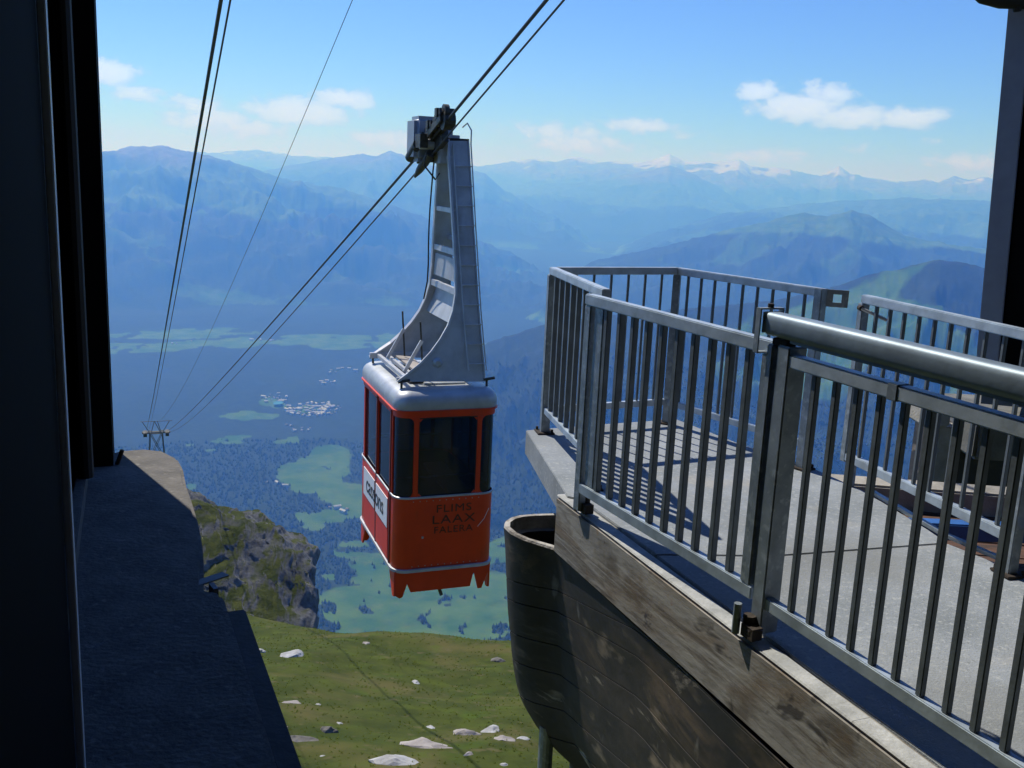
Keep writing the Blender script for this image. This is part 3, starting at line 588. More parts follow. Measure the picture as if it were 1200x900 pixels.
# ---------------------------------------------------------------- railings
def rail_run(parent,p,q,zt,n,zb=-1.575,top=(.05,.05),first=.11,last=.11,bot=(.04,.045),pk=.026,org=None,cap=0.0):
    """top rail, bottom rail and pickets between two points (world x,y); all placed relative to the thing's base"""
    org=org or parent.location; p=Vector((*p,0));q=Vector((*q,0)); d=q-p; L=d.length; yaw=math.atan2(d.y,d.x); loc=Vector((p.x-org.x,p.y-org.y,-org.z))
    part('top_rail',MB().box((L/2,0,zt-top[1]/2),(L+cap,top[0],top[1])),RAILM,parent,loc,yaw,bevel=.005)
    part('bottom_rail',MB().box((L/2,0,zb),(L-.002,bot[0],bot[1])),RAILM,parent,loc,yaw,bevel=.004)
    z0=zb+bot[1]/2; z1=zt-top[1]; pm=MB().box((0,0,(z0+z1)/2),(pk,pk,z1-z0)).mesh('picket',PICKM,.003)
    for k in range(n):
        s=first+(L-first-last)*k/max(1,n-1); link('picket',pm,parent,loc+Vector((math.cos(yaw)*s,math.sin(yaw)*s,0)),yaw)
    return yaw
def post(parent,x,y,zt,zb=ZD,w=.06,d=.06,yaw=0,plate=True,dark=False,name='post'):
    org=parent.location; loc=Vector((x-org.x,y-org.y,-org.z))
    o=part(name,MB().box((0,0,(zt+zb)/2),(w,d,zt-zb)),GALV,parent,loc,yaw,bevel=.005)
    if plate:
        part('base_plate',MB().box((0,0,zb+.006),(w+.07,d+.06,.012)),RUSTY,parent,loc,yaw,bevel=.003)
        for i,j in ((-1,-1),(1,1)):
            part('bolt',MB().cyl((i*(w/2+.018),j*(d/2+.012),zb+.012),(i*(w/2+.018),j*(d/2+.012),zb+.034),.009,8),RUSTY,parent,loc,yaw)
    return o
P0=(.24,6.61);P1=(.497,5.385);P3=(1.147,7.04);P4=(1.863,6.01)
cr_=thing('deck_corner_railing','galvanised railing round the far corner of the deck ending in a slotted latch plate','railing',(*P0,ZD))
y01=math.atan2(P1[1]-P0[1],P1[0]-P0[0])
rail_run(cr_,P0,P1,ZT,8,first=.13,last=.13,pk=.03); rail_run(cr_,(P0[0]+.03,P0[1]+.012),P3,ZT-.001,6,first=.15,last=.13,pk=.016); rail_run(cr_,P3,P4,ZT-.002,9,first=.115,last=.115,pk=.018)
post(cr_,*P0,ZT-.051,yaw=y01); post(cr_,P1[0]-.01,P1[1]+.04,ZT-.051,yaw=y01,w=.10,d=.035)
post(cr_,*P3,ZT-.053,yaw=-.4,w=.05,d=.05); post(cr_,*P4,ZT-.003,yaw=-.95,w=.06,d=.06)
yp=math.atan2(P4[1]-P3[1],P4[0]-P3[0])
lp=MB(); 
# latch plate: flat plate with a slot (built from four bars)
L0=Vector((.03,0,-.045)); lp.box((.10,-.0,-.02),(.13,.012,.028)).box((.10,0,-.098),(.13,.012,.028)).box((.055,0,-.059),(.04,.012,.05)).box((.145,0,-.059),(.04,.012,.05))
part('latch_plate',lp,GALV,cr_,(P4[0]-P0[0],P4[1]-P0[1],ZT-ZD),math.radians(-12),bevel=.002)
# sliding gate panel in front
G0=(.375,5.02);G1=(1.015,3.70); gy_=math.atan2(G1[1]-G0[1],G1[0]-G0[0])
gate=thing('gate_panel','galvanised gate panel between the corner railing and the thick handrail','gate',(*G0,ZD))
rail_run(gate,G0,G1,ZG,10,first=.20,last=.17,pk=.03,top=(.05,.055),zb=-1.60,bot=(.045,.055))
gu=Vector((math.cos(gy_),math.sin(gy_)))
post(gate,G0[0]+gu.x*.03,G0[1]+gu.y*.03,ZG-.056,zb=ZD+.01,w=.06,d=.045,yaw=gy_,plate=False)
post(gate,G0[0]+gu.x*.125,G0[1]+gu.y*.125,ZG-.056,zb=-1.572,w=.085,d=.02,yaw=gy_,plate=False,name='lock_plate')
post(gate,G1[0]-gu.x*.05,G1[1]-gu.y*.05,ZG-.056,zb=-1.572,w=.05,d=.045,yaw=gy_,plate=False)
def foot(parent,x,y):
    org=parent.location; o=(x-org.x,y-org.y,0)
    part('foot_clamp',MB().cyl((0,0,0),(0,0,.085),.026,10).box((.03,-.01,.03),(.07,.05,.05)),RUSTY,parent,o,gy_)
    part('bolt',MB().cyl((-.035,-.035,.0),(-.035,-.035,.125),.016,10),GALV,parent,o,gy_)
foot(gate,G0[0]+.045,G0[1]-.02)
# near railing with thick handrail
R0=(1.03,3.61);R1=(1.52,2.46);R2=(2.45,.52)
nr_=thing('near_railing','galvanised railing with a thick rounded handrail running to the right edge','railing',(*R0,ZD))
ry_=rail_run(nr_,R0,(R0[0]+(R1[0]-R0[0])*2.1,R0[1]+(R1[1]-R0[1])*2.1),-.602,23,first=.16,last=.1,zb=-1.59,bot=(.04,.05),top=(.05,.05),pk=.024)
ru=Vector((math.cos(ry_),math.sin(ry_)))
post(nr_,R0[0]+.01,R0[1]+.01,-.575,zb=ZD+.02,w=.07,d=.085,yaw=ry_,plate=False)
post(nr_,R0[0]-ru.x*.075,R0[1]-ru.y*.075,-.58,zb=-1.55,w=.035,d=.075,yaw=ry_,plate=False)
post(nr_,R0[0]+ru.x*1.9,R0[1]+ru.y*1.9,-.653,w=.06,d=.06,yaw=ry_)
foot(nr_,R0[0]-.05,R0[1]+.0)
# thick handrail profile (rounded C section) swept along the run
HS_=.80
prof=[(-.034,-.058),(-.046,-.050),(-.052,-.030),(-.053,.015),(-.050,.034),(-.040,.046),(-.026,.050),(.026,.050),(.040,.046),(.050,.034),(.053,.015),(.052,-.030),(.046,-.050),(.034,-.058),(.022,-.050),(-.022,-.050)]
Lh=2.95; rings=[[Vector((s,-a,zz)) for a,zz in [(q1*HS_,q2*HS_) for q1,q2 in prof]] for s in np.linspace(0,Lh,12)]
part('handrail',MB().loft(rings),HRAIL,nr_,(-ru.x*.11,-ru.y*.11,-.503-ZD),ry_,smooth=True)
part('handrail_lip',MB().box((Lh/2+.06,.0,-.052),(Lh-.14,.05,.014)),HRAIL,nr_,(-ru.x*.11,-ru.y*.11,-.503-ZD),ry_,bevel=.003)
part('clamp_strap',MB().box((-.03,-.052,-.035),(.03,.006,.17)).box((-.03,0,.050),(.03,.11,.006)).box((-.03,.052,-.035),(.03,.006,.17)).box((-.03,0,-.118),(.03,.11,.006)).box((-.012,0,.0),(.006,.09,.08)),GALV,nr_,(-ru.x*.11,-ru.y*.11,-.503-ZD),ry_,bevel=.0015)
part('clamp_bolt',MB().cyl((-.03,0,.053),(-.03,0,.068),.012,8),RUSTY,nr_,(-ru.x*.11,-ru.y*.11,-.503-ZD),ry_)
part('wedge_block',MB().box((.07,.0,-.072),(.09,.045,.04)),RUSTY,nr_,(-ru.x*.11,-ru.y*.11,-.503-ZD),ry_,bevel=.004)
for s in (.55,): part('joint_sleeve',MB().box((s,0,-.602-ZD-.025),(.045,.056,.056)),GALV,nr_,(0,0,0),ry_,bevel=.003)
# right hand railing beyond the opening
C0=(2.035,5.73);C1=(2.39,4.38)
cr2=thing('right_railing','galvanised railing with a small lever handle along the right side of the deck','railing',(*C0,ZD))
yc=rail_run(cr2,C0,C1,ZT,10,first=.13,last=.12,pk=.02,zb=-1.565,bot=(.045,.05)); post(cr2,*C0,ZT-.051,zb=-1.60,w=.05,d=.05,yaw=yc,plate=False); post(cr2,C0[0]+.03,C0[1]-.05,-1.59,zb=ZD,w=.05,d=.03,yaw=yc,plate=False,name='stub')
post(cr2,*C1,ZT-.051,yaw=yc,w=.055,d=.055)
part('lever_handle',MB().tube([(-.03,-.05,.0),(-.035,-.07,.0),(.10,-.12,-.055)],.010,8),HANGL,cr2,(0,0,ZT-ZD-.075),0)
part('lever_pivot',MB().cyl((-.03,-.02,0),(-.035,-.075,0),.016,10),RUSTY,cr2,(0,0,ZT-ZD-.075),0)
D0=(2.445,4.34);D1=(3.0,3.0)
dr=thing('side_railing','low continuation of galvanised railing at the far right edge of the deck','railing',(*D0,ZD))
rail_run(dr,D0,D1,-.72,10,first=.12,last=.1,pk=.02,zb=-1.50); post(dr,D1[0],D1[1],-.771,yaw=yc)

# ---------------------------------------------------------------- lower platform at right: planks, kerb, blue beam, foundation
plat=thing('timber_platform','brown weathered plank platform below the right railing','platform',(3.0,5.3,-2.08))
for k in range(11):
    yy=-1.35+k*.235; part('plank',MB().box((.55+random.uniform(-.04,.04),yy,-.02+random.uniform(-.004,.004)),(2.6,.222,.05)),WOODB,plat,rz=math.radians(-6),bevel=.006)
part('joist',MB().box((.2,-.1,-.11),(.12,2.6,.12)),WOODB,plat,rz=math.radians(-6)); part('joist',MB().box((1.3,-.1,-.11),(.12,2.6,.12)),WOODB,plat,rz=math.radians(-6))
tag(part('concrete_kerb',MB().bar((0,0,0),(3.4,-.35,0),.22,.20),SLAB,None,(2.06,6.45,-2.02),bevel=.015),'pale concrete kerb at the back of the plank platform','kerb')
tag(part('blue_beam',MB().bar((0,0,0),(3.6,.05,0),.10,.10),BLUE,None,(2.22,5.42,-1.90),bevel=.008),'bright blue painted steel beam lying across the plank platform','beam')
tag(part('blue_beam',MB().bar((0,0,0),(2.6,-.25,0),.10,.10),BLUE,None,(2.95,4.32,-1.90),bevel=.008),'short blue painted steel beam at the right edge below the side railing','beam')
FOUND=mat('grey_foundation_concrete',(.2,.2,.19),.9,0,var=.4,scale=3,bump=.3)
fd=thing('foundation_block','rough pale concrete foundation under the dark right building','foundation',(3.6,8.2,-3.2))
def pxbox(x0,y0,x1,y1,Y,dep):
    a=aty(x0,y0,Y);b_=aty(x1,y1,Y); return ((a.x+b_.x)/2-3.6,Y+dep/2-8.2,(a.z+b_.z)/2+3.2),(abs(b_.x-a.x),dep,abs(a.z-b_.z))
part('upper_footing',MB().box(*pxbox(1085,470,1113,502,8.1,.5)),SLAB,fd,bevel=.02)
part('pillar',MB().box(*pxbox(1101,500,1113,600,8.2,.18)),SLAB,fd,bevel=.01)
part('footing',MB().box(*pxbox(1148,486,1260,545,8.3,.9)),FOUND,fd,bevel=.03)
part('lower_footing',MB().box(*pxbox(1120,500,1270,640,8.6,.9)),DARKC,fd,bevel=.03)
# ---------------------------------------------------------------- right building edge
rb=thing('right_building','building corner with grey trim at the right edge, its shaded opening coloured black','building',(3.84,8.0,-1.5),math.radians(-29)); rb.rotation_euler[1]=-.048
for k in range(10): part('shade_board',MB().box((.165+.30*k+.145,.10,2.2),(.285,.03,4.6)),BLACKP,rb)  # black boards stand in for the shade of a deep opening
part('wall',MB().box((1.7,1.4,2.2),(3.1,2.5,4.6)),BLACKP,rb)
part('corner_trim',MB().box((.07,.14,2.2),(.165,.25,4.6)),TRIMR,rb,bevel=.006)
part('base_board',MB().box((1.7,.07,-.14),(3.3,.06,.1)),TRIMG,rb)
part('brace',MB().bar((.35,.03,.15),(1.3,.03,.95),.05,.07),TRIMG,rb)
# eave lamp at the top
el=MB(); el.tube([(-.50,0,.03),(-.40,0,.0),(-.25,0,-.02),(0.0,0,-.02)],[.02,.055,.065,.06],10); el.box((-.15,0,.05),(.34,.16,.07)); el.tube([(-.13,0,-.02),(-.12,0,-.10)],[.05,.03],10)
tag(part('wall_lamp',el,RUB,None,(3.84,7.95,1.49),smooth=True),'dark outdoor lamp sticking out at the top of the right building','lamp')

# ---------------------------------------------------------------- left: ledge
led=thing('concrete_ledge','broad concrete ledge along the dark left wall of the station','ledge',(0,0,ZL))
lpoly=[(-2.36,5.5),(-2.30,5.60),(-2.18,5.655),(-2.06,5.63),(-1.93,5.50),(-1.84,5.32),(-1.72,5.02),(-1.62,4.80),(-1.49,4.50),(-1.38,4.22),(-1.31,4.02),(-1.22,3.72),(-1.14,3.70),(-1.11,3.65),(-.62,2.53),(-.1,1.3),(.45,0),(.9,-1.0),(-.6,-1.0),(-1.21,2.49),(-1.60,3.30),(-2.40,5.30)]
part('ledge_top',MB().prism(lpoly,-.9,0),LEDGE,led,bevel=.018)
sp_=[(-1.235,3.80),(-1.10,3.70),(-.56,2.46),(.52,0),(.35,0),(-.66,2.42),(-1.16,3.6)]
part('side_sheathing',MB().prism([(-1.12,3.62),(-1.03,3.66),(-.535,2.53),(.53,.02),(.44,.0),(-.60,2.5)],-1.0,-.05),TAR,led,bevel=.006)
part('bent_flashing',MB().box((-1.235,3.86,-.02),(.16,.05,.006),.9).box((-1.20,3.80,-.09),(.02,.07,.14),.6),TRIMG,led)
part('anchor',MB().tube([(-2.215,5.32,0),(-2.20,5.34,.05),(-2.19,5.34,.08)],.012,6),RUSTY,led)

# ---------------------------------------------------------------- station hall around the camera
AX=Vector((-.364,.931,0)); BX=Vector((.931,.364,0)); hyaw=math.atan2(BX.y,BX.x)
hall=thing('station_hall','dark interior of the cable car station framing the left side','building',(0,0,ZL),hyaw)
def wl(x,y): v=Vector((x,y,0)); return v.dot(BX),v.dot(AX)   # world -> hall local (X across, Y along the track)
lx,ly=wl(-1.60,3.30); cxl,cyl=wl(-2.23,5.31)
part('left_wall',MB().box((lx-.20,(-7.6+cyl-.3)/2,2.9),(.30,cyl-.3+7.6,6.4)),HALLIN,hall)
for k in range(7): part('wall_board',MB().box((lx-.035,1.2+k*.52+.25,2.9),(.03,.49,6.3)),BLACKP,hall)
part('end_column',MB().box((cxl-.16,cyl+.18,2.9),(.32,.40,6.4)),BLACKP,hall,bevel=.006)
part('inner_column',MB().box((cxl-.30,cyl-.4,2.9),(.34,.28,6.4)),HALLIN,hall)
part('downpipe',MB().tube([(lx+.03,cyl-.52,0.1),(lx+.035,cyl-.9,6.0)],.035,10),PIPEM,hall)
sxl,syl=wl(-1.16,2.44); part('door_track_strip',MB().box((sxl+.01,syl,2.9),(.02,.06,6.3)),STRIPM,hall,bevel=.003)
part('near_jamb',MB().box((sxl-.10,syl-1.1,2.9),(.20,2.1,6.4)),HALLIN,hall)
part('roof',MB().box((1.75,-1.9,5.8),(9.5,13.2,.2)),HALLIN,hall)  # unseen; front overhang lengthened to keep sky light off ledge and railings
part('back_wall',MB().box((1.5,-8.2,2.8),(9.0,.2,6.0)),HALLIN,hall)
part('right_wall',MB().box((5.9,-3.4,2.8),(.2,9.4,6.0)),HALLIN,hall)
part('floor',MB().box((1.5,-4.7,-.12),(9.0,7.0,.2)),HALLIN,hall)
part('wall_base',MB().box((lx+.0,3.6,.05),(.05,3.6,.10)),LEDGE,hall,bevel=.006)

# ---------------------------------------------------------------- support tower and ropes
tw=thing('support_tower','slender steel lattice support tower far down the slope left of the cabin','tower',(-53.0,142.0,-98))
H0=98-40.1; yaw_t=math.radians(20.7)
def tb(*bars,r=.10):
    mb=MB()
    for p,q_ in bars: mb.bar(p,q_,r,r)
    return mb
for i,j in ((-1,-1),(1,-1),(1,1),(-1,1)): part('leg',tb(((i*4,j*4,0),(i*.85,j*.7,H0+.2)),r=.16),TOWM,tw,rz=yaw_t)
lat=[]
nl=14
for k in range(nl):
    f0=1-(1-k/nl)**1.0; f1=(k+1)/nl
    def cn(f,i,j): return (i*(4-3.15*f),j*(4-3.3*f),H0*f)
    for (a,b_) in (((-1,-1),(1,-1)),((1,-1),(1,1)),((1,1),(-1,1)),((-1,1),(-1,-1))):
        lat+= [(cn(f0,*a),cn(f1,*b_)),(cn(f0,*b_),cn(f1,*a)),(cn(f1,*a),cn(f1,*b_))]
o=part('lattice',tb(*lat,r=.08),TOWM,tw,rz=yaw_t)
part('crossarm',tb(((-2.0,0,H0),(2.0,0,H0)),((-2.0,.5,H0),(2.0,.5,H0)),r=.22),TOWM,tw,rz=yaw_t)
part('top_bar',tb(((-2.2,0,H0+1.75),(2.3,0,H0+1.75)),r=.07),TOWM,tw,rz=yaw_t)
part('head_frame',tb(((-1.9,0,H0+1.7),(-.9,0,H0)),((1.9,0,H0+1.7),(.9,0,H0)),((-.2,0,H0+1.8),(-.7,0,H0)),((.2,0,H0+1.8),(.7,0,H0)),((-.2,0,H0+1.8),(.6,0,H0)),r=.09),TOWM,tw,rz=yaw_t)
for s in (-1,1):
    part('rope_saddle',MB().box((s*1.55,0,H0+.05),(.45,1.6,.3)).cyl((s*1.55-.25,-.9,H0-.05),(s*1.55+.25,-.9,H0-.05),.34,12),GREASE,tw,rz=yaw_t)
    part('sheave',MB().cyl((s*1.35-.06,-.95,H0-.05),(s*1.35+.06,-.95,H0-.05),.26,12),HANGL,tw,rz=yaw_t)
TR=aty(196,505,142); TL=aty(171,505,142)
CC=Vector((-1.335,14.98,0))                                 # cabin centre in plan
UA=Vector((-.353,.9356,0)); UR=Vector((.9356,.353,0))      # away from camera along the track; across
KP=aty(504,166,15.0)                                       # where the rope meets the middle of the carriage
def sagline(a,b_,n=40,sag=1.2):
    return [a.lerp(b_,k/n)+Vector((0,0,-sag*4*(k/n)*(1-k/n))) for k in range(n+1)]
def extend(T,K,px,py):
    """follow the plan direction T->K past the carriage until it is seen above (px,py)"""
    d=Vector((K.x-T.x,K.y-T.y,0)).normalized(); best=None
    for s in np.linspace(.5,K.y-1,600):
        p=K+d*float(s); v=ray(px,py); 
        e=abs(p.x/p.y-v.x/v.y)
        if best is None or e<best[0]: best=(e,float(s),p,v)
    e,s,p,v=best; slope=(v.z/v.y*p.y-K.z)/s; return d,slope,s
def rope(name,label,pts,r): return tag(part(name,MB().tube(pts,r,8),ROPE,None,smooth=True),label,'cable')
d,sl1,s1=extend(TR,KP,640,0)
top=KP+d*12.5+Vector((0,0,sl1*12.5))
rope('track_rope','thick steel track rope carrying the red cabin from tower to station',[top]+sagline(KP,TR,50,.5),.021)
KH=KP+Vector((0,0,-.20))+UR*.02; TH=TR+Vector((.35,0,-.1))
d2,sl2,s2=extend(TR,KH,665,0)
rope('haul_rope','thinner haul rope just below the track rope of the red cabin',[KH+d*12.5+Vector((0,0,sl1*12.5+.02))]+sagline(KH,TH,50,.9),.012)
# left track
for nm_,lab,tops,Yn,off,r_ in (('track_rope','left steel track rope rising steeply from the tower past the dark wall',(259,0),9.5,0,.019),('haul_rope','thin haul rope beside the left track rope',(270,0),9.5,.35,.010)):
    pA=aty(*tops,Yn); TT=TL+UR*off; dirn=(pA-TT).normalized()
    rope(nm_,lab,[pA+dirn*6.5]+sagline(pA,TT,50,.5),r_)
wt_=aty(186,494,142); wa=aty(413,0,24); rope('signal_wire','very thin faint wire running up from the tower between the two rope pairs',[wa+(wa-wt_)*.08]+sagline(wa,wt_,50,1.6),.009)

# ---------------------------------------------------------------- the cable car
YA=math.atan2(UR.y,UR.x)
car=thing('cable_car','red and silver cable car cabin hanging from a tall grey arm','cable car',(CC.x,CC.y,-5.8),YA)
ZO=-5.8
def lz(z): return z-ZO
def loc(px,py,yl):
    """sight line met with the local plane Y=yl (yl may depend on height) -> local x,z"""
    v=ray(px,py); z=-3.0; 
    for _ in range(6):
        y0=yl(z) if callable(yl) else yl
        tt=(CC.dot(UA)+y0)/v.dot(UA); p=v*tt; z=p.z
    return (p-CC).dot(UR),p.z
HWd=.765; HL=1.26
def rrect(hx,hy,r,z,n=7):
    pts=[]
    for cx_,cy_,a0 in ((hx-r,hy-r,0),(-hx+r,hy-r,90),(-hx+r,-hy+r,180),(hx-r,-hy+r,270)):
        for k in range(n): a=math.radians(a0+90*k/(n-1)); pts.append((cx_+r*math.cos(a),cy_+r*math.sin(a),z))
    return pts
RC=.20
zs=lz(-4.66); zw=lz(-3.46); zr=lz(-3.36); zf=lz(-5.80)
part('body',MB().loft([rrect(HWd-.012,HL-.012,RC,zf),rrect(HWd,HL,RC,zf+.05),rrect(HWd,HL,RC,zs)],(True,False)),RED,car,smooth=True)
part('window_head',MB().loft([rrect(HWd,HL,RC,zw),rrect(HWd,HL,RC,zr)],(False,True)),RED,car,smooth=True)
g_=part('window_glass',MB().loft([rrect(HWd-.02,HL-.02,RC-.01,zs-.02),rrect(HWd-.02,HL-.02,RC-.01,zw+.02)],(False,False)),GLASS,car,smooth=True)
part('cabin_floor',MB().loft([rrect(HWd-.04,HL-.04,RC-.03,zs-.55),rrect(HWd-.04,HL-.04,RC-.03,zs-.50)]),RUB,car)
part('interior_dark_liner',MB().loft([rrect(HWd-.03,HL-.03,RC-.02,zs-.49),rrect(HWd-.03,HL-.03,RC-.02,zs-.03)],(False,False)),RUB,car)  # added dark sheet standing in for the dim interior behind the glass
# mullions
def mull(x,y,w,d,rz=0,zz0=zs,zz1=zw): part('window_post',MB().box((0,0,(zz0+zz1)/2),(w,d,zz1-zz0)),RED,car,(x,y,0),rz,bevel=.008)
for sy in (-1,1):
    for sx_2 in (-1,1): mull(sx_2*.475,sy*(HL-.012),.075,.03)
for sx_2 in (-1,1):
    mull(sx_2*(HWd-.012),-HL+.30,.03,.085); mull(sx_2*(HWd-.012),HL-.30,.03,.085); mull(sx_2*(HWd-.012),0,.03,.10)
# rounded corners of the windows: red fillets
def fillet(x,z,sxn,szn,yv,r=.075):
    pts=[(0,0)]+[(sxn*(r-r*math.cos(math.radians(a))),szn*(r-r*math.sin(math.radians(a)))) for a in range(0,91,15)]
    pts=[(0,0)]+[(sxn*r*(1-math.sin(math.radians(a))),szn*r*(1-math.cos(math.radians(a)))) for a in range(0,91,15)]
    return MB().plate(pts,(x,yv,z),(1,0,0),(0,0,1),(0,1,0),.02)
mb=MB()
for x_,sn_ in ((-.4375,1),(.4375,-1)):
    for z_,sz_ in ((zs,1),(zw,-1)):
        f=fillet(x_,z_,sn_,sz_,-HL+.009,.12); mb.add(f.v,f.f)
for x_,sn_ in ((-.5125,-1),(.5125,1)):
    for z_,sz_ in ((zs,1),(zw,-1)):
        f=fillet(x_,z_,sn_,sz_,-HL+.009,.09); mb.add(f.v,f.f)
part('window_corner',mb,RED,car)
part('window_rubber',MB().box((0,-HL+.004,zs+.012),(.87,.012,.016)).box((0,-HL+.004,zw-.012),(.87,.012,.016)).box((-.43,-HL+.004,(zs+zw)/2),(.014,.012,zw-zs-.12)).box((.43,-HL+.004,(zs+zw)/2),(.014,.012,zw-zs-.12)),RUB,car)
def band(z0,z1,o,m,name):
    part(name,MB().loft([rrect(HWd+.001,HL+.001,RC,z0),rrect(HWd+o,HL+o,RC+o,z0+.006),rrect(HWd+o,HL+o,RC+o,z1-.006),rrect(HWd+.001,HL+.001,RC,z1)],(False,False)),m,car,smooth=True)
band(zs-.022,zs+.014,.016,SILV,'sill_moulding'); band(zf-.02,zf+.035,.03,SILV,'floor_moulding'); band(zr-.02,zr+.012,.035,RED,'rain_gutter')
# roof
rp=[(0.0,0.0),(.008,.05),(.006,.12),(-.008,.175),(-.04,.22),(-.09,.252),(-.16,.27),(-.26,.28)]
part('roof',MB().loft([rrect(HWd+.012+o_,HL+.012+o_,max(.08,RC+.012+o_*.6),zr+.01+zz) for o_,zz in rp],(True,True)),SILV,car,smooth=True)
zrt=zr+.29
part('roof_hatch',MB().box((.05,-.74,zrt+.012),(.62,.26,.03)),SILV,car,bevel=.008)
part('roof_walkway',MB().box((-.02,-.1,zrt+.02),(.9,1.3,.02)),RUB,car)
for x_,y_ in ((-.64,-.96),(-.64,.96),(.66,-.96),(.66,.96)):
    hk=part('roof_hook',MB().tube([(x_,y_,zrt-.20),(x_,y_,zrt+.10)],.018,8).tube([(x_-.05,y_,zrt+.08),(x_+.12,y_,zrt+.10)],.022,8).box((x_,y_,zrt-.14),(.07,.07,.09)),GREASE,car)
# doors on the left flank: seams, panel and lettering
dz0=zf+.06
for side_ in (-1,1):
    xx=side_*(HWd+.004)
    part('door',MB().box((xx,-.44,(dz0+zs-.03)/2),(.022,.80,zs-.03-dz0)).box((xx,.44,(dz0+zs-.03)/2),(.022,.80,zs-.03-dz0)),RED,car,bevel=.004)
    part('door_seam',MB().box((side_*(HWd+.006),0,(zf+zr)/2),(.022,.055,zr-zf-.06)),DKRED,car)
    part('door_seam',MB().box((side_*(HWd+.006),-.92,(zf+zr)/2),(.022,.045,zr-zf-.06)),DKRED,car)
    part('name_panel',MB().box((side_*(HWd+.019),-.44,zs-.36),(.012,.78,.46)).box((side_*(HWd+.019),.46,zs-.36),(.012,.80,.46)),WHITE,car)
def text(body,size,m,parent,loc_,rot,name,bold=0,space=1.0,sx=1.0):
    c=bpy.data.curves.new('lettering','FONT'); c.body=body; c.size=size; c.align_x='CENTER'; c.align_y='CENTER'; c.extrude=.0015; c.offset=bold; c.space_character=space
    o=bpy.data.objects.new('tmp',c); COL.objects.link(o); dg=bpy.context.evaluated_depsgraph_get(); me_=bpy.data.meshes.new_from_object(o.evaluated_get(dg)); COL.objects.unlink(o); bpy.data.objects.remove(o)
    me_.materials.clear(); me_.materials.append(m); q_=bpy.data.objects.new(name,me_); COL.objects.link(q_); q_.parent=parent; q_.location=loc_; q_.rotation_euler=rot; q_.scale=(sx,1,1); return q_
text('cassons',.40,INK,car,(-(HWd+.027),.02,zs-.35),(math.pi/2,0,-math.pi/2),'lettering',.004,1.0,1.02)
text('cassons',.40,INK,car,((HWd+.027),.02,zs-.35),(math.pi/2,0,math.pi/2),'lettering',.004,1.0,1.02)
fy=-(HL+.004)
for wd,zz,sz_,sx2 in (('FLIMS',zs-.20,.17,1.0),('LAAX',zs-.37,.19,1.08),('FALERA',zs-.53,.15,.9)): text(wd,sz_,INKR,car,(.12,fy,zz),(math.pi/2,0,0),'lettering',.0,1.12,sx2*1.22)
part('paint_scratch',MB().tube([(.50,fy,zs-.52),(.60,fy,zs-.40),(.67,fy,zs-.24)],.004,5),WHITE,car)
part('grab_rail',MB().cyl((-.60,-HL+.10,zs+.28),(.60,-HL+.10,zs+.28),.016,8).cyl((-.60,HL-.10,zs+.28),(.60,HL-.10,zs+.28),.016,8),SILV,car)
part('bench',MB().box((.42,.2,zs-.2),(.35,1.6,.06)),RUB,car)
rvm=MB()
for k in range(11):
    x_=-.50+k*.10; rvm.box((x_,fy-.001,zf+.075),(.012,.006,.012)); rvm.box((x_,fy-.001,zs-.06),(.012,.006,.012))
part('rivet',rvm,SILV,car)
part('body_seam',MB().box((0,fy+.002,zf+.045),(1.0,.006,.006)),DKRED,car)
part('tow_eye',MB().box((-.35,fy-.004,zs-.62),(.03,.012,.03)),SILV,car)
# skirt with notches
sk_=[(-.74,0),(-.74,-.38),(-.665,-.43),(-.62,-.41),(-.555,-.21),(-.50,-.35),(.43,-.35),(.475,-.14),(.49,-.14),(.555,-.40),(.615,-.40),(.74,-.06),(.74,0)]
for sy in (-1,1): part('skirt',MB().plate(sk_,(0,sy*(HL-.05),zf),(1,0,0),(0,0,1),(0,1,0),.03),RED,car,bevel=.004)
for x_ in (-1,1):
    for sy in (-1,1):
        part('side_skirt',MB().plate([(0,0),(0,-.40),(.10,-.42),(.34,-.04),(.34,0)],(x_*(HWd-.03),sy*(HL-.07),zf),(0,-sy,0),(0,0,1),(1,0,0),.03),RED,car)
part('floor_frame',MB().box((0,0,zf-.05),(1.2,2.1,.08)),RUB,car)
part('guide_hook',MB().tube([(0.0,-HL+.25,zf-.05),(.0,-HL+.22,zf-.42),(.03,-HL+.20,zf-.52)],.028,8),GREASE,car)
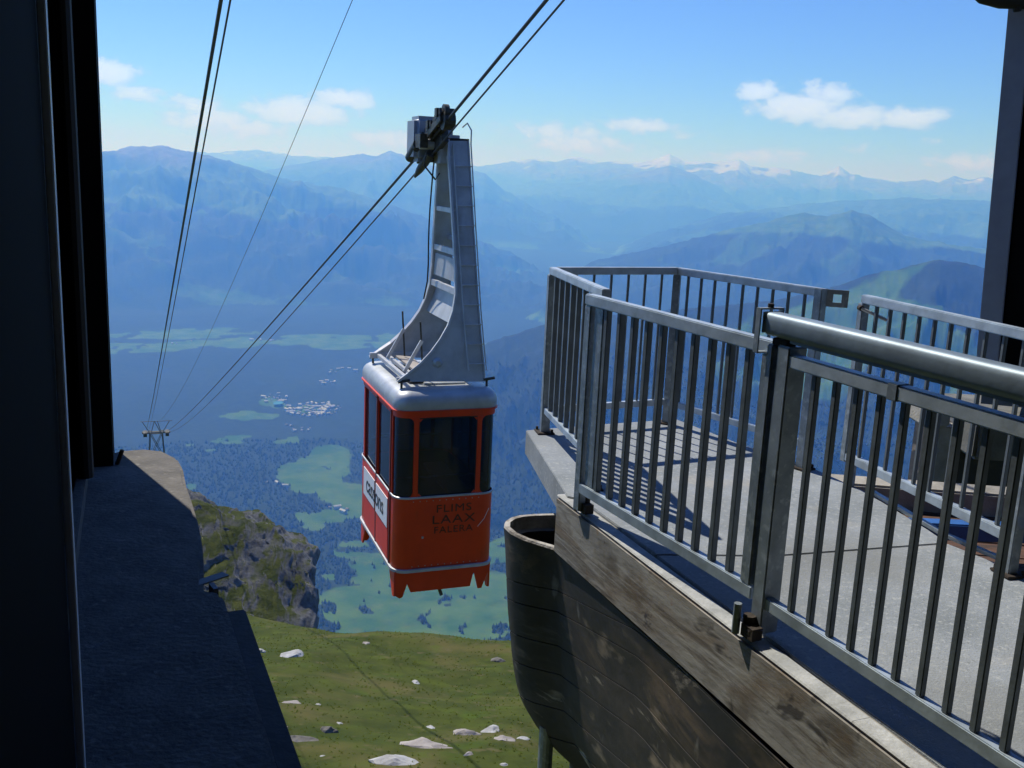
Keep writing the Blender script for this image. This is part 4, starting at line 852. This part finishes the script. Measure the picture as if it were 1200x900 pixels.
# hanger arm: two cheek plates with curved left edge
HT=.45; HB=-2.93
def yl_(sign): return lambda z: sign*(.20+(.95-.20)*max(0,min(1,(HT-z)/(HT-HB)))**.9)
Lpx=[(466,447),(478,438),(492,427),(505,413),(516,398),(525,382),(531,364),(534,345),(534,318),(532,285),(530,250),(528,215),(526,190),(525,165)]
Rpx=[(548,165),(550,200),(552,235),(554,270),(556,300),(558,335),(560,365),(563,400),(566,430),(567,447)]
Fl=[loc(px,py,yl_(-1)) for px,py in Lpx]; Fr=[loc(px,py,yl_(-1)) for px,py in Rpx]
arm=[(x,z) for x,z in Fl]+[(x,z) for x,z in Fr]
for sg in (-1,1):
    n=len(arm); mb=MB(); vs_=[]
    for off in (-.012,.012):
        for x,z in arm: vs_.append((x,yl_(sg)(z)+off,lz(z)))
    mb.add(vs_,[tuple(range(n)),tuple(range(n,2*n))[::-1]]+[(i,n+i,n+(i+1)%n,(i+1)%n) for i in range(n)]); part('hanger_cheek',mb,HANG,car)
    mb=MB(); pts=[Vector((x,yl_(sg)(z),lz(z))) for x,z in Fl]
    for i in range(len(pts)-1): mb.bar(pts[i],pts[i+1]+(pts[i+1]-pts[i])*.04,.075,.03,up=(1,0,.2))
    part('hanger_flange',mb,HANGL,car)
    mb=MB(); pts=[Vector((x+.008,yl_(sg)(z),lz(z))) for x,z in Fr]
    for i in range(len(pts)-1): mb.bar(pts[i],pts[i+1],.055,.02,up=(1,0,.1))
    part('hanger_flange',mb,HANG,car)
def at_curve(pts,z):
    zs_=[p[1] for p in pts]; xs_=[p[0] for p in pts]
    if zs_[0]>zs_[-1]: zs_=zs_[::-1]; xs_=xs_[::-1]
    return float(np.interp(z,zs_,xs_))
for z,h in ((-.55,.07),(-1.15,.09),(-1.72,.10),(.20,.08)):
    xl=at_curve(Fl,z)+.03; a=yl_(1)(z); part('cross_bar',MB().box((xl,0,lz(z)),(.06,2*a,h)),HANGL,car,bevel=.004)
z=-1.42; a=yl_(1)(z); part('cross_panel',MB().box((at_curve(Fl,z)+.03,0,lz(z)),(.02,2*a-.04,.34)),HANG,car)
for z in (-.3,-1.0,-1.9,-2.6): xr=at_curve(Fr,z)-.05; a=yl_(1)(z); part('cross_bar',MB().box((xr,0,lz(z)),(.05,2*a-.03,.07)),HANG,car)
# inner web plate from the flare inward
mb=MB(); pts=[(x,z) for x,z in Fl if z<-1.75]
for (x0,z0),(x1,z1) in zip(pts,pts[1:]):
    if z1>-2.0: a0=yl_(1)(z0)-.02;a1=yl_(1)(z1)-.02; mb.add([(x0+.10,-a0,lz(z0)),(x0+.10,a0,lz(z0)),(x1+.10,a1,lz(z1)),(x1+.10,-a1,lz(z1)),(x0+.112,-a0,lz(z0)),(x0+.112,a0,lz(z0)),(x1+.112,a1,lz(z1)),(x1+.112,-a1,lz(z1))],[(0,1,2,3),(7,6,5,4),(0,4,5,1),(2,6,7,3),(0,3,7,4),(1,5,6,2)])
part('web_panel',mb,HANG,car)
part('base_frame',MB().box((-.10,-.90,lz(-2.96)),(1.2,.05,.06)).box((-.10,.93,lz(-2.95)),(1.2,.07,.09)).box((-.56,0,lz(-2.95)),(.06,1.9,.06)).box((-.42,0,lz(-2.95)),(.05,1.9,.06)).box((.45,0,lz(-2.97)),(.07,1.9,.08)),HANGL,car,bevel=.005)
part('maintenance_board',MB().box((-.22,.1,lz(-2.93)),(.22,1.2,.03)),PALER,car)
for y_ in (-.55,.55):
    part('strut',MB().bar((-.50,y_,lz(-2.93)),(-.24,y_-.0,lz(-2.46)),.05,.03,up=(0,1,0)),HANGL,car)
    part('antenna',MB().tube([(-.22,y_,lz(-2.9)),(-.27,y_,lz(-2.18))],.014,8),GREASE,car)
kx,kz=loc(512,425,-.9); part('round_lamp',MB().tube([(kx,-.86,lz(kz)),(kx,-.93,lz(kz)),(kx,-.97,lz(kz))],[.075,.075,.04],16),SILV,car,smooth=True)
# vertical stiffener, rungs and stringers
zz=-2.75; k=0
while zz<.25:
    y_=yl_(-1)(zz)-.045; xr=at_curve(Fr,zz); xw=min(.30,.24+.0*k); part('ladder_rung',MB().tube([(xr-xw,y_,lz(zz)),(xr+.035,y_,lz(zz))],.009,6),HANGL,car); zz+=.285; k+=1
for dx in (-.24,.035):
    pts=[Vector((at_curve(Fr,z)+dx,yl_(-1)(z)-.045,lz(z))) for z in np.linspace(-2.85,.42,9)]
    if dx>0: pts+= [pts[-1]+Vector((0,0,.2)),pts[-1]+Vector((-.05,.05,.30)),pts[-1]+Vector((-.10,.12,.24))]
    part('ladder_stringer',MB().tube(pts,.011,6),HANG,car,smooth=True)
part('hanger_cap',MB().box((at_curve(Fr,.4)-.13,0,lz(.47)),(.30,.42,.05)),RUSTY,car)
# power cable on the left of the arm
pts=[Vector((at_curve(Fl,z)-.05-.05*math.sin((z+2)*1.2),yl_(1)(z)*.9,lz(z))) for z in np.linspace(-2.0,.3,9)]; part('power_cable',MB().tube(pts,.012,6),RUB,car,smooth=True)
# carriage on the rope
def cl(v): w=Vector((v.x,v.y,0))-CC; return Vector((w.dot(UR),w.dot(UA),v.z-ZO))
K0=cl(KP); sl_=abs(sl1); du=Vector((0,-1,sl_)).normalized(); up_v=Vector((0,sl_,1)).normalized()
car_b=part('carriage',MB().bar(K0+du*-.95+up_v*.05+Vector((.06,0,0)),K0+du*.95+up_v*.05+Vector((.06,0,0)),.05,.16,up=up_v).bar(K0+du*-.85+up_v*.06+Vector((-.07,0,0)),K0+du*.85+up_v*.06+Vector((-.07,0,0)),.03,.12,up=up_v)
   .bar(K0+du*-.45+up_v*-.02+Vector((.10,0,0)),K0+du*.45+up_v*-.02+Vector((.10,0,0)),.10,.26,up=up_v),GREASE,car,bevel=.006)
wm=MB().cyl((-.035,0,0),(.035,0,0),.115,16).cyl((-.05,0,0),(.05,0,0),.035,8).mesh('carriage_wheel',GREASE,0,True)
for i in range(8):
    s=(-.86+i*.245); p=K0+du*s+up_v*.125; w_=link('wheel',wm,car_b,p)
for i in range(4):
    s=-.74+i*.49; part('wheel_rocker',MB().bar(K0+du*(s-.15)+up_v*.14+Vector((-.075,0,0)),K0+du*(s+.15)+up_v*.14+Vector((-.075,0,0)),.03,.09,up=up_v).box(tuple(K0+du*s+up_v*.17+Vector((-.085,0,0))),(.05,.12,.12)),GREASE,car_b,bevel=.006)
part('brake_housing',MB().cyl(K0+du*-.7+up_v*-.02+Vector((-.13,0,0)),K0+du*-.2+up_v*.02+Vector((-.13,0,0)),.08,12).box(tuple(K0+du*-.05+Vector((-.12,0,.02))),(.12,.30,.2)),GREASE,car_b,smooth=True)
part('rope_guard',MB().cyl(K0+du*.82+up_v*.02+Vector((-.04,0,0)),K0+du*.82+up_v*.02+Vector((.12,0,0)),.13,14).box(tuple(K0+du*.84+up_v*.16+Vector((.04,0,0))),(.16,.12,.06)),GREASE,car_b)
part('haul_socket',MB().tube([K0+du*-.95+up_v*-.24,K0+du*-.70+up_v*-.22,K0+du*-.35+up_v*-.20,K0+du*.0+up_v*-.18],[.02,.055,.07,.06],10),GREASE,car_b,smooth=True)
part('hanger_pin',MB().cyl(K0+Vector((-.16,0,-.04)),K0+Vector((.42,0,-.04)),.08,14).box(tuple(K0+Vector((.26,0,-.10))),(.30,.34,.42)),HANG,car_b,bevel=.008)
bx0,bz0=loc(503,190,.22); bx1,bz1=loc(487,135,.22); bx2,_=loc(533,135,.22)
part('equipment_box',MB().box(((bx1+bx2)/2,.50,lz((bz0+bz1)/2)),(bx2-bx1,.55,bz1-bz0)),BOXM,car_b,bevel=.07,smooth=True)
for x_,y_ in ((-.10,-.2),(.02,.2)):
    pts=[K0+Vector((x_,y_,-.15)),K0+Vector((x_-.04,y_,-.35)),K0+Vector((x_+.14,y_,-.55)),K0+Vector((x_+.20,y_,-.45))]; part('hose',MB().tube(pts,.010,6),RUB,car_b,smooth=True)

# ---------------------------------------------------------------- haze: one closed box of even air round everything
hz=MB().box((0,0,-220),(104000,104000,2960)).mesh('haze',None)
hmt=bpy.data.materials.new('haze_air'); hmt.use_nodes=True; t=hmt.node_tree; t.nodes.clear(); o=t.nodes.new('ShaderNodeOutputMaterial'); pv=t.nodes.new('ShaderNodeVolumePrincipled')
pv.inputs['Color'].default_value=(.10,.31,1.0,1); pv.inputs['Absorption Color'].default_value=(1,1,1,1); pv.inputs['Density'].default_value=1.14e-4; pv.inputs['Anisotropy'].default_value=.25
t.links.new(pv.outputs[0],o.inputs['Volume']); hz.materials.append(hmt); tag(link('haze',hz),'pale blue summer haze filling the valley air','haze',kind='stuff')
